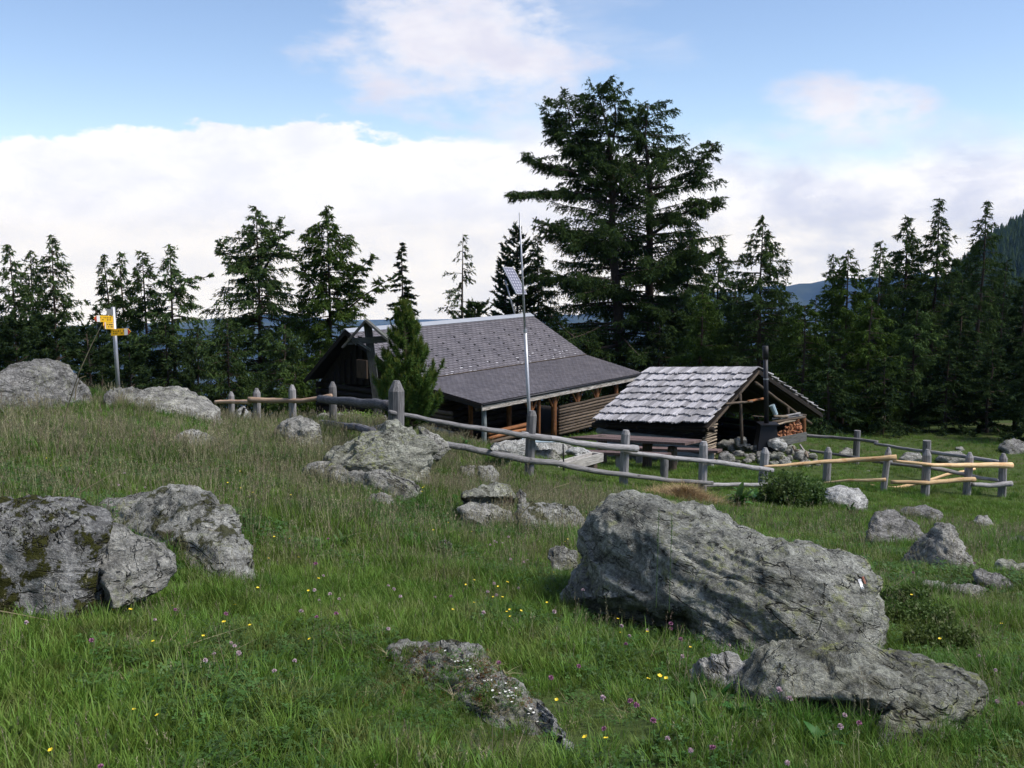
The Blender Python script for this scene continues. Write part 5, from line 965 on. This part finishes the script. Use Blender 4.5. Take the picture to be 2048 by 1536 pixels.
# ------------------------------------------------------------------ grass
def grass_mat(name, a, b, c, tr=.35, vr=(.75, 1.3)):
    def fn(k):
        p = k.n('ShaderNodeNewGeometry').outputs['Position']; rnd = k.n('ShaderNodeObjectInfo').outputs['Random']
        n1 = k.noise(p, .8, 4, .6); n2 = k.noise(p, 3.1, 3, .6); col = k.mix(k.ss(n1, .38, .64), a, b); col = k.mix(k.math('MULTIPLY', k.ss(n2, .50, .68), .7), col, c)
        col = k.n('ShaderNodeHueSaturation', {'Color': col, 'Value': k.ss(rnd, 0, 1, *vr), 'Hue': k.ss(rnd, 0, 1, .485, .515)}).outputs[0]
        df = k.n('ShaderNodeBsdfPrincipled', {'Base Color': col, 'Roughness': .55, 'Specular IOR Level': .25}).outputs[0]; tl = k.n('ShaderNodeBsdfTranslucent', {'Color': col}).outputs[0]
        return k.n('ShaderNodeMixShader', {0: tr, 1: df, 2: tl}).outputs[0]
    return material(name, fn)
GR1 = grass_mat('meadow_grass', (.098,.178,.022), (.145,.232,.036), (.190,.212,.070)); GR2 = grass_mat('lush_dark_grass', (.066,.145,.020), (.098,.188,.030), (.13,.19,.036)); GR3 = grass_mat('grass_stalks', (.25,.225,.135), (.31,.28,.17), (.25,.17,.135), .3); GR4 = grass_mat('clover_leaf', (.055,.115,.024), (.080,.15,.034), (.07,.13,.03)); GR5 = grass_mat('dry_litter', (.30,.25,.15), (.22,.18,.11), (.36,.31,.2), .2); GR6 = grass_mat('green_stalks', (.07,.105,.03), (.10,.13,.045), (.11,.10,.06), .25)
def tuft(seed, n, h, rad, w_, lean=.5, segs=3, head=None, flat=0.0):
    r = np.random.default_rng(seed); V = []; F = []
    for i in range(n):
        a = r.uniform(0, 6.283); q = rad*r.uniform(0, 1)**.6; b = np.array([math.cos(a)*q, math.sin(a)*q, -.01]); hh_ = r.uniform(*h); a2 = a+r.normal(0, .9); out = np.array([math.cos(a2), math.sin(a2), 0])*lean*r.uniform(.15,1.1); sd_ = np.array([-math.sin(a2+r.normal(0,.6)), math.cos(a2), 0]); sd_ /= np.linalg.norm(sd_); ww = w_*r.uniform(.7,1.3); o_ = len(V)
        if flat: out = out*2.2
        for s_ in range(segs+1):
            f = s_/segs; c_ = b+out*hh_*f**1.7+np.array([0,0,hh_*f*(1-.35*lean*f)*(1-flat)]); w2 = ww*(1-f**1.5)*.5+(.0003)
            if s_ < segs: V += [c_-sd_*w2, c_+sd_*w2]
            else: V.append(c_)
        for s_ in range(segs-1): F += [(o_+2*s_, o_+2*s_+1, o_+2*s_+3), (o_+2*s_, o_+2*s_+3, o_+2*s_+2)]
        F.append((o_+2*(segs-1), o_+2*segs-1, o_+2*segs))
        if head:
            c1_ = V[-1]
            for z_ in range(9):
                o2 = len(V); cc = c1_-np.array([0,0,1])*head[0]*z_/9+r.normal(0,.0012,3); dv = r.normal(0,1,3); dv[2] = abs(dv[2])+.8; dv /= np.linalg.norm(dv); sv = np.cross(dv, r.normal(0,1,3)); sv /= np.linalg.norm(sv); V += [cc-sv*head[1]*.5, cc+sv*head[1]*.5, cc+dv*head[1]*3]; F.append((o2,o2+1,o2+2))
    return mesh_np('tuft', V, F)
def clover(seed, n, h, rad, lr):
    r = np.random.default_rng(seed); V = []; F = []
    for i in range(n):
        a = r.uniform(0, 6.283); q = rad*r.uniform(0,1)**.5; c_ = np.array([math.cos(a)*q, math.sin(a)*q, r.uniform(*h)]); nr_ = np.array([r.normal(0,.35), r.normal(0,.35)-.15, 1]); nr_ /= np.linalg.norm(nr_); u = np.cross(nr_, [1,.2,0]); u /= np.linalg.norm(u); v = np.cross(nr_, u); a0 = r.uniform(0,6)
        for j in range(3):
            t = a0+j*2.094; d = u*math.cos(t)+v*math.sin(t); e = -u*math.sin(t)+v*math.cos(t); L_ = lr*r.uniform(.7,1.2); o_ = len(V); V += [c_, c_+d*L_*.55+e*L_*.42, c_+d*L_, c_+d*L_*.55-e*L_*.42]; F += [(o_,o_+1,o_+2),(o_,o_+2,o_+3)]
    return mesh_np('clover', V, F)
prot = [(tuft(1,30,(.045,.10),.07,.0035,.7),GR1),(tuft(2,30,(.05,.12),.07,.0035,.6),GR1),(tuft(3,28,(.04,.09),.08,.004,.9),GR1),
 (tuft(4,44,(.09,.19),.06,.0035,.55),GR2),(tuft(5,46,(.08,.16),.07,.0040,.7),GR2),
 (tuft(6,5,(.16,.30),.08,.0020,.35,4,(.05,.0035)),GR3),(tuft(7,6,(.14,.26),.09,.0018,.4,4,(.035,.004)),GR3),(tuft(8,7,(.12,.24),.09,.0026,.4,4),GR6),
 (clover(9,16,(.03,.075),.09,.013),GR4),(clover(10,13,(.025,.06),.09,.017),GR4),(tuft(11,14,(.07,.16),.09,.0028,1.0,2,None,.85),GR5),
 # wider blades for the middle distance
 (tuft(12,26,(.06,.12),.12,.007,.7),GR1),(tuft(13,26,(.06,.13),.12,.007,.6),GR1),(tuft(14,30,(.09,.18),.11,.008,.6),GR2),(tuft(15,12,(.18,.34),.14,.0040,.3,3,(.06,.006)),GR3),(tuft(16,12,(.16,.30),.14,.005,.35,3),GR6),
 (tuft(17,9,(.06,.12),.03,.020,1.1,4),GR4),(tuft(18,16,(.04,.10),.11,.003,1.0,2,None,.8),GR5)]
def vnoise(x, y, s, o=0.0):
    return (np.sin(x*s*1.0+o+1.7*np.sin(y*s*.63+o*2))+np.sin(y*s*1.21+o*1.3+1.5*np.sin(x*s*.71+o))+.6*np.sin(x*s*2.3+y*s*1.9+o))/2.6
def in_rock(x, y, z):
    out = np.zeros(len(x), bool); up_ = Vector((0,0,1))
    for o, loc, lo, hi, bv in ROCKS:
        m = np.nonzero((x > lo[0]) & (x < hi[0]) & (y > lo[1]) & (y < hi[1]))[0]
        for i in m:
            h_ = bv.ray_cast(Vector((x[i], y[i], z[i]+6)), -up_)
            if h_[0] is not None and h_[0].z > z[i]+.02: out[i] = True
    return out
def cone_pts(n, r0, r1, half=R(36)):
    a = rng.uniform(-half, half, n); r = np.sqrt(rng.uniform(r0*r0, r1*r1, n)); return r*np.sin(a), r*np.cos(a)
X_, Y_, I_, S_ = [], [], [], []
for (n, r0, r1, far, sc) in [(16500, 1.6, 7, 0, 1.0), (24000, 6.5, 14, 0, 1.15), (16000, 11, 26, 1, 1.15), (13000, 22, 44, 1, 1.35)]:
    x, y = cone_pts(n, r0, r1); lush = vnoise(x, y, 1.1, 1.0)+.35*vnoise(x, y, 3.0, 5); seedy = vnoise(x, y, .7, 3.0)+np.where((x < 1+.05*y) & (y > 6.5), .75, -.35); yard = (y > 17) & (x > -.5); u = rng.uniform(0, 1, n); idx = np.zeros(n, int)
    if not far:
        idx = rng.integers(0, 3, n); idx = np.where((lush > .5) & (u < .5), rng.integers(3, 5, n), idx); u2 = rng.uniform(0, 1, n); idx = np.where((u2 < .05+.28*np.clip(seedy+.2, 0, 1)), rng.choice([5,6,7], n), idx)
        cl_ = vnoise(x, y, 1.9, 8)+np.where((x > .2) & (y < 5.5), .6, 0); u3 = rng.uniform(0, 1, n); idx = np.where((cl_ > .1) & (u3 < .38), rng.integers(8, 10, n), idx); u4 = rng.uniform(0, 1, n); idx = np.where(u4 < .045+.10*(vnoise(x, y, 2.4, 11) > .7), 10, idx); u5 = rng.uniform(0, 1, n); idx = np.where(u5 < .03+.10*(vnoise(x, y, 1.6, 6) > .5), 16, idx)
    else:
        idx = rng.integers(11, 13, n); idx = np.where((lush > .4) & (u < .5), 13, idx); u2 = rng.uniform(0, 1, n); idx = np.where(~yard & (u2 < .12+.52*np.clip(seedy+.2, 0, 1)), rng.choice([14,15], n), idx)
    s_ = np.where((y < 7) & (idx >= 3), .68, .9)*sc*rng.uniform(.7, 1.35, n)*(1+.25*vnoise(x, y, .9, 4))*np.where(yard, .8, 1); X_.append(x); Y_.append(y); I_.append(idx); S_.append(s_)
gx, gy, gi_, gs = map(np.concatenate, (X_, Y_, I_, S_)); gzv = ground_z(gx, gy); gs = np.where((gy > 11) & (gi_ >= 14) & (gi_ < 16), gs*.78, gs); keep = ~in_rock(gx, gy, gzv); bare = (vnoise(gx, gy, 2.9, 20)+.4*vnoise(gx, gy, 9.0, 2) > .88) & (gy < 11); ub = rng.uniform(0, 1, len(gx)); keep &= ~(bare & (ub < .62)); gi_ = np.where(bare & (ub > .8), 17, gi_); gs = np.where(bare & (gi_ < 17), gs*.6, gs)
def inpoly(x, y, c, a, b, ha_, hb_): dx_, dy_ = x-c[0], y-c[1]; return (np.abs(dx_*a[0]+dy_*a[1]) < ha_) & (np.abs(dx_*b[0]+dy_*b[1]) < hb_)
ctr = (E1+E2+D1+D2)/4; keep &= ~inpoly(gx, gy, ctr, az_a, az_b, 5.9, 3.6); hc = (W1+W2+Q1+Q2)/4; keep &= ~((np.abs((gx-hc.x)*ha.x+(gy-hc.y)*ha.y) < 1.6) & (np.abs((gx-hc.x)*hb.x+(gy-hc.y)*hb.y) < 3.6))
oc = H(980, 1440); o2 = H(1105, 1475); gs = np.where((np.hypot(gx-oc.x, gy-oc.y) < .55) | (np.hypot(gx-o2.x, gy-o2.y) < .38), gs*.62, gs); keep &= ~((np.hypot(gx-o2.x, gy-o2.y) < .36) & (rng.uniform(0,1,len(gx)) < .22)); gx, gy, gi_, gs, gzv = gx[keep], gy[keep], gi_[keep], gs[keep], gzv[keep]; m = len(gx)
scatter('grass', np.stack([gx, gy, gzv], 1), np.stack([rng.normal(0,.12,m), rng.normal(0,.12,m), rng.uniform(0,6.28,m)], 1), np.stack([gs, gs, gs*rng.uniform(.85,1.2,m)], 1), gi_, prot)
print('grass', m, round(time.time()-T0, 1))

# taller growth and litter hugging the stones
bx_, by_, bi_, bs_ = [], [], [], []
for px, Yb, wm in BASES:
    for q in range(int(6+wm*4)):
        x0 = (px-1024)/FPX*Yb+random.gauss(0, .10*wm+.03); y0_ = Yb+random.gauss(-.03, .07*min(1.5, wm)); bx_.append(x0); by_.append(y0_); bi_.append(random.choice((3,4,3,8,9,10,7,5)) if Yb < 9 else random.choice((13,14,15,13))); bs_.append(random.uniform(.5,.95))
bx_, by_, bi_, bs_ = map(np.array, (bx_, by_, bi_, bs_)); bz_ = ground_z(bx_, by_); kp = ~in_rock(bx_, by_, bz_); bx_, by_, bi_, bs_, bz_ = bx_[kp], by_[kp], bi_[kp], bs_[kp], bz_[kp]; m = len(bx_)
scatter('edge_grass', np.stack([bx_, by_, bz_], 1), np.stack([rng.normal(0,.18,m), rng.normal(0,.18,m), rng.uniform(0,6.28,m)], 1), np.stack([bs_]*3, 1), bi_, [(q_[0].copy(), q_[1]) for q_ in prot])

# ------------------------------------------------------------------ flowers
M_PINK = plain('clover_pink', (.42,.19,.31), .8, 0, .3, .1); M_PALEP = plain('clover_pale', (.62,.48,.52), .8, 0, .2, .1); M_YELF = plain('buttercup_yellow', (.80,.60,.03), .5, 0, .1); M_WF = plain('white_petal', (.72,.72,.68), .7, 0, .1, .1); M_STEM = plain('flower_stem', (.06,.11,.03), .7)
def stem_mesh(h): g = G(); g.tube([(0,0,-.02),(h*.08,0,h*.5),(h*.05,.0,h)], .0014, 4); return g.mesh('stem')
def clover_head(r_, mat, seed):
    r = np.random.default_rng(seed); n = 70; d = r.normal(0,1,(n,3)); d[:,2] = np.abs(d[:,2])*1.1-.35; d /= np.linalg.norm(d, axis=1)[:,None]; sv = np.cross(d, r.normal(0,1,(n,3))); sv /= np.linalg.norm(sv, axis=1)[:,None]; V = np.stack([d*r_*.25-sv*r_*.16, d*r_*.25+sv*r_*.16, d*r_*r.uniform(.85,1.1,(n,1))+sv*r_*.12, d*r_*r.uniform(.85,1.1,(n,1))-sv*r_*.12], 1).reshape(-1,3); m_ = mesh_np('flower_head', V, np.arange(n*4).reshape(-1,4)); m_.materials.append(mat); return m_
def petals(n, r_, mat, cup=.4, name='flower_head'):
    V = []; F = []
    for i in range(n):
        t = 6.283*i/n; c_, s_ = math.cos(t), math.sin(t); o_ = len(V); w_ = r_*.62*(5/n)
        V += [(0,0,0), (c_*r_*.6-s_*w_, s_*r_*.6+c_*w_, r_*cup*.5), (c_*r_, s_*r_, r_*cup), (c_*r_*.6+s_*w_, s_*r_*.6-c_*w_, r_*cup*.5)]; F.append((o_,o_+1,o_+2,o_+3))
    m_ = mesh_np(name, V, F); m_.materials.append(mat); return m_
ST_M = [stem_mesh(h) for h in (.09,.13,.18)]; 
for s_ in ST_M: s_.materials.append(M_STEM)
HD = dict(pink=[clover_head(.013, M_PINK, 1), clover_head(.011, M_PINK, 2)], pale=[clover_head(.010, M_PALEP, 3), clover_head(.012, M_PALEP, 4)], yellow=[petals(5, .010, M_YELF, .5)], white=[petals(5, .009, M_WF, .2)])
HH = (.09,.13,.18)
FL = dict(pink=('clover_flower','pink clover head on a thin stem in the meadow','pink clover in the meadow'), pale=('clover_flower','faded whitish clover head on a thin stem in the meadow','whitish clover in the meadow'), yellow=('buttercup','small yellow buttercup in the meadow grass','yellow buttercups in the meadow'), white=('white_flower','small white star flower on the mossy outcrop','white flowers on the mossy outcrop'))
def flower(kd, base, hi, sc=1.0):
    nm, lb, gr = FL[kd]; o = thing(nm, lb, 'flower', base, gr); o.rotation_euler = (random.uniform(-.2,.2), random.uniform(-.2,.2), random.uniform(0,6.28)); o.scale = (sc,)*3
    s_ = link('stem', ST_M[hi], None, o); h_ = link('flower_head', random.choice(HD[kd]), None, o); h_.location = (HH[hi]*.05, 0, HH[hi]); h_.rotation_euler = (random.uniform(-.3,.3), random.uniform(-.3,.3), 0)
spots = dict(pink=[(190,1280),(57,1208),(345,1215),(645,1228),(677,1225),(1336,1236),(1346,1246),(1358,1275),(1254,1288),(1482,1264),(1518,1274),(1554,1262),(1437,1500),(1300,1440),(1213,1448),(647,1130),(902,1194),(215,1530),(660,1070),(1276,1400),(1712,1432),(1100,1340),(440,1228),(1150,1327),(1005,1328),(1270,1390)],
 pale=[(60,1235),(605,1223),(980,1088),(992,1080),(1012,1075),(1030,1122),(1045,1120),(775,1248),(1245,1255),(985,1078),(1170,1180),(960,1230),(1000,1190),(1325,1470),(1578,1519),(1540,1390),(1582,1397),(1692,1422),(1668,1450),(200,895),(275,880),(250,945),(780,1170),(1205,1400),(1100,1225),(1390,1480)],
 yellow=[(225,1215),(255,1222),(310,1275),(610,1130),(636,1157),(600,1110),(625,1270),(445,1250),(540,1110),(513,1243),(415,1264),(1283,1358),(1320,1355),(1345,1352),(1117,1385),(1198,1468),(1170,1473),(1005,1165),(1018,1225),(1128,1080),(1140,1078),(1155,1085),(817,1033),(693,1002),(665,935),(530,1060),(548,1072),(585,1075),(480,940),(95,870),(240,925),(1825,1190),(1930,1120),(1760,1020)])
for kd, ls in spots.items():
    for px, py in ls:
        hi = random.choice((0,1,2)) if kd != 'yellow' else random.choice((0,1)); b = H(px, py+4); b = H(px, min(1600, py+HH[hi]*.95*FPX/b.y)); flower(kd, b, hi, random.uniform(.75, 1.0))
for kd, n in (('pink', 22), ('pale', 44), ('yellow', 60)):
    ca = cr_ = 0
    for q_ in range(n):
        while True:
            if q_ % 4 == 0: ca = random.uniform(-R(28), R(28)); cr_ = random.uniform(3.4, 9 if kd != 'yellow' else 14)
            a = ca+random.gauss(0, .25/cr_); r = cr_+random.gauss(0, .25); x, y = r*math.sin(a), r*math.cos(a); z = gz(x, y)
            if not in_rock(np.array([x]), np.array([y]), np.array([z]))[0]: break
        flower(kd, Vector((x, y, z)), random.choice((0,1)), random.uniform(.6, .95))
# white stars on the mossy outcrop
def on_rocks(px, py):
    C0 = Vector((0,0,EYE)); dr = (P(px, py, 4)-C0).normalized(); best = None
    for o, loc, lo, hi, bv in ROCKS:
        h_ = bv.ray_cast(C0, dr)
        if h_[0] is not None and (best is None or h_[3] < best[1]): best = (h_[0], h_[3])
    g_ = H(px, py)
    if best is None or (g_-C0).length < best[1]: return g_
    return best[0]
for q_ in range(85):
    if q_ % 6 == 0: tc, ox, oy = random.random()**1.1, random.gauss(0, 10), random.gauss(0, 9)
    t = min(1, max(0, tc+random.gauss(0, .02))); px, py = (862+t*235+ox+random.gauss(0, 6), 1290+t*150+oy+random.gauss(0, 6)); flower('white', on_rocks(px, py)-Vector((0,0,.045)), 0, random.uniform(.38, .68))
# moss cushion strip and dry turf on that outcrop, plus turf clumps on top of it
tp = [on_rocks(random.uniform(700, 1060), random.uniform(1300, 1420)) for _ in range(520)]; tp = np.array([tuple(v) for v in tp]); m = len(tp)
scatter('turf_on_rock', tp, np.stack([rng.normal(0,.3,m), rng.normal(0,.3,m), rng.uniform(0,6.28,m)], 1), np.repeat(rng.uniform(.35,.75,(m,1)), 3, 1), rng.choice([0,1,2,3,4,4], m), [(tuft(31,26,(.03,.08),.05,.0035,.8),GR1),(tuft(32,26,(.03,.07),.05,.0035,.8),GR2),(clover(33,22,(.0,.03),.06,.009),GR4),(tuft(34,18,(.04,.09),.05,.003,1.0,2,None,.6),GR5),(clover(35,26,(.0,.025),.05,.008), needles('red_brown_moss', (.08,.035,.015), (.14,.07,.03), (.09,.08,.02), .1, 8))])

# ------------------------------------------------------------------ straw, weeds, shrubs, dry stalks
hb_ = H(1378, 1003); n_ = 1500; q = rng.normal(0, 1, (n_,2))*[.26,.20]; hx, hy = hb_.x+q[:,0], hb_.y+.3+q[:,1]; hz_ = ground_z(hx, hy)+np.clip(.20*np.exp(-(q[:,0]/.3)**2-(q[:,1]/.25)**2), 0, 1)*rng.uniform(.3,1,n_)
tp = np.stack([hx,hy,hz_],1); scatter('straw_heap', tp, np.stack([rng.normal(0,.35,n_), rng.normal(0,.35,n_), rng.uniform(0,6.28,n_)],1), np.ones((n_,3)), rng.integers(0,2,n_), [(tuft(41,9,(.12,.22),.05,.005,1.0,2,None,.9), grass_mat('straw', (.36,.26,.13), (.26,.18,.09), (.42,.32,.18), .1)), (tuft(42,9,(.10,.2),.05,.006,1.0,2,None,.8), MATS['straw'] if 'straw' in MATS else GR5)])
M_LEAF = grass_mat('broad_weed_leaf', (.040,.115,.022), (.070,.16,.034), (.06,.13,.03)); 
def leaf_mesh(L_, w_, sg=5, droop=.5):
    V = []; F = []
    for i in range(sg+1):
        f = i/sg; ww = w_*math.sin(math.pi*min(1, .12+f*.88))**.7*(1-.15*f) if i < sg else 0.001; x = L_*f; z = L_*(.55*f-droop*f*f); V += [(x,-ww/2,z+.12*ww), (x,0,z), (x,ww/2,z+.12*ww)]
    for i in range(sg): o_ = i*3; F += [(o_,o_+3,o_+4,o_+1),(o_+1,o_+4,o_+5,o_+2)]
    m_ = mesh_np('leaf', V, F); m_.materials.append(M_LEAF); return m_
LF = [leaf_mesh(.30,.11), leaf_mesh(.24,.09,5,.35), leaf_mesh(.20,.10,5,.6)]
def dock(px, py, lb, n=18, sc=1.0):
    b = H(px, py); o = thing('leafy_weed', lb, 'weed', b)
    for i in range(n): l = link('leaf', random.choice(LF), None, o); l.rotation_euler = (random.uniform(-.3,.3), -random.uniform(-.1,1.0), random.uniform(0,6.283)); s_ = sc*random.uniform(.6,1.15); l.scale = (s_,s_,s_); l.location = (random.uniform(-.06,.06)*sc, random.uniform(-.06,.06)*sc, random.uniform(0,.12)*sc)
dock(1482,1012,'leafy dock clump nearest the straw heap',26,1.15); dock(1512,1006,'leafy dock clump with pale flower tips beside the straw heap',22,1.1); dock(1590,1004,'broad-leaved weed under the lower peeled pole',22,1.0); dock(1632,1008,'broad-leaved weed touching the whitish flat boulder',22,1.0); dock(1700,1028,'small leafy clump in front of the whitish flat boulder',14,.7); dock(1545,1000,'broad-leaved weed at the foot of the bushy nettles',18,.9)
dock(905,1010,'small leafy plant left of the overhanging cap rock',12,.45); dock(1385,1440,'broad-leaved herb below the quartz rock',14,.34); dock(1480,1448,'pale green dock leaves under the low lichened boulder',18,.36); dock(1440,1420,'leafy herb between the quartz rock and the lichened boulder',12,.3); dock(1395,1300,'upright broad leaves at the foot of the largest boulder',16,.36); dock(1470,1296,'leafy sprig before the foot of the largest boulder',14,.33); dock(930,900,'light green plant by the chalet corner',14,.8); dock(1640,1500,'low broad leaves beneath the lichened boulder lip',18,.3)
def shrub(px, py, Yw, hgt, wid, lb, mat, n=9000, ls=.022, name='shrub', seed=1):
    b = H(px, py) if Yw is None else P(px, py, Yw); b.z = gz(b.x, b.y); o = thing(name, lb, 'shrub', b); g = G(); r = random.Random(seed)
    for i in range(14): a = r.uniform(0,6.28); q = Vector((math.cos(a)*wid*r.uniform(.2,.9), math.sin(a)*wid*.6*r.uniform(.2,.9), hgt*r.uniform(.5,.95))); g.tube([b, b+q*.5+Vector((0,0,hgt*.1)), b+q], [.008,.006,.003], 4, caps=False)
    part('stems', g, W_BROWN, o); u = nrr.normal(0,1,(n,3)); u /= np.linalg.norm(u, axis=1)[:,None]; rr_ = nrr.uniform(.35,1,(n,1))**.6; c_ = u*rr_*np.array([[wid,wid*.7,hgt*.55]]); c_[:,2] += hgt*.45; bumpy = 1+.38*np.sin(c_[:,:1]*9/wid+2)*np.sin(c_[:,1:2]*8/wid+1)+.1*np.sin(c_[:,:1]*25/wid); c_ *= bumpy; c_ += nrr.normal(0, wid*.05, (n,3)); c_[:,2] = np.maximum(c_[:,2], 0)
    d = nrr.normal(0,1,(n,3)); d /= np.linalg.norm(d, axis=1)[:,None]; sv = np.cross(d, nrr.normal(0,1,(n,3))); sv /= np.linalg.norm(sv, axis=1)[:,None]; s_ = ls*nrr.uniform(.6,1.3,(n,1)); V = np.stack([c_, c_+d*s_*.5+sv*s_*.28, c_+d*s_, c_+d*s_*.5-sv*s_*.28], 1).reshape(-1,3); link('foliage', mesh_np('foliage', V, np.arange(n*4).reshape(-1,4)), mat, o)
shrub(1568,992,18.6,.55,.42,'bushy nettles growing in front of the grey post by the peeled poles',grass_mat('nettle', (.06,.12,.028),(.085,.15,.038),(.10,.15,.05)),3600,.07,seed=2); shrub(1615,985,19.0,.42,.34,'lower half of the nettle thicket beside the whitish boulder',MATS['nettle'],2600,.07,seed=3)
shrub(1832,1305,5.5,.12,.20,'low green shrub hugging the tail of the largest boulder',grass_mat('dwarf_shrub', (.06,.115,.024),(.09,.15,.033),(.12,.15,.04)),9000,.02,seed=4); shrub(1885,1345,4.9,.10,.18,'low green shrub between both front boulders',MATS['dwarf_shrub'],6000,.02,seed=5); shrub(1812,1235,6.2,.10,.15,'dark twiggy shrub behind the tail of the largest boulder',MATS['dwarf_shrub'],3500,.022,seed=6)
shrub(705,850,22.3,.25,.7,'yellow-green cushion of plants between the flat rocks behind the fence',grass_mat('cushion', (.10,.15,.02),(.13,.19,.03),(.08,.13,.02)),4000,.06,seed=7)
def stalk(pts, r_, lb, sc_=1): g = G(); g.tube([P(*q) for q in pts], [r_*(1-.5*i/(len(pts)-1)) for i in range(len(pts))], 4); single('dry_stalk', g, GR5, lb, 'grass stalk')
stalk([(112,905,10.0),(135,815,10.0),(158,745,9.9),(182,692,9.9),(204,648,9.9)], .0065, 'long straight dry stalk crossing in front of the domed boulder up to the arrows'); stalk([(150,800,9.6),(152,775,9.6),(160,756,9.6),(172,752,9.6)], .006, 'hooked dry stalk at the shoulder of the domed boulder')
stalk([(145,990,6.9),(165,950,6.9),(186,905,6.9),(196,880,6.9)], .005, 'pale dry stalk above the mossy boulder'); stalk([(160,985,6.9),(200,962,6.9),(240,938,6.9)], .004, 'second pale stalk leaning further over above the mossy boulder')
for i, pts in enumerate([[(2060,1308,5.2),(2000,1310,5.2),(1950,1318,5.2),(1925,1330,5.2)],[(2060,1322,5.1),(1990,1320,5.1),(1940,1330,5.1)],[(2060,1290,5.3),(2010,1300,5.3),(1960,1322,5.2)],[(2060,1335,5.0),(1990,1334,5.0),(1945,1338,5.0)]]): stalk(pts, .003, ['topmost of the bleached stalks fanning out at the frame edge', 'bleached stalk lying second in the fan at the frame edge', 'arched bleached stalk over the fan at the frame edge', 'lowest bleached stalk of the fan at the frame edge'][i])
stalk([(1878,1422,3.9),(1915,1405,3.9),(1955,1390,3.9)], .003, 'thick pale straw resting on the low lichened boulder'); stalk([(1895,1515,3.4),(1950,1475,3.4),(2005,1458,3.4)], .003, 'pale bent straw at the lower corner by the lichened boulder'); stalk([(0,1222,4.3),(45,1230,4.3),(105,1242,4.3)], .003, 'thick pale straw lying at the foot of the mossy boulder'); stalk([(160,1300,4.0),(178,1335,4.0),(188,1362,3.9)], .003, 'pale broken straw standing in the lower meadow'); stalk([(1845,1275,5.5),(1880,1235,5.5),(1905,1215,5.5)], .003, 'thin bleached stalk rising over the green shrub')
stalk([(1690,1240,6.8),(1780,1178,6.8),(1822,1148,6.8)], .004, 'straw leaning beside the tail of the largest boulder'); stalk([(1040,1030,9),(1070,1000,9),(1110,975,9),(1140,966,9)], .005, 'dry stalk arching up beside the layered rock')
for px, y0_, y1_ in ((1310,1190,1000),(1336,1165,1065),(1333,1170,1100)): pass
def sedge(px, py, top, Yw, lb):
    b = P(px, py, Yw); t_ = P(px+6, top, Yw); o = thing('sorrel_stalk', lb, 'weed', b); g = G(); g.tube([b, b.lerp(t_, .6), t_], [.0015,.0013,.001], 4, caps=False); part('stem', g, M_STEM, o); g = G()
    for i in range(26): f = .62+.38*i/26; c_ = b.lerp(t_, f); d = Vector((random.gauss(0,1),random.gauss(0,1),random.gauss(.6,.5))).normalized()*.012; s_ = Vector((random.gauss(0,1),random.gauss(0,1),random.gauss(0,1))).normalized()*.004; g.add([c_-s_, c_+s_, c_+d], [(0,1,2)])
    part('seed_head', g, MATS['nettle'], o)
sedge(1312,1215,1015,4.75,'tall dark seed stalk standing before the largest boulder'); sedge(1338,1225,1030,4.8,'slightly shorter dark seed stalk before the largest boulder'); sedge(1612,1410,1325,3.7,'dark seed stalk in front of the lichened boulder hollow')
SC.render.film_transparent = False
print('done', round(time.time()-T0, 1))
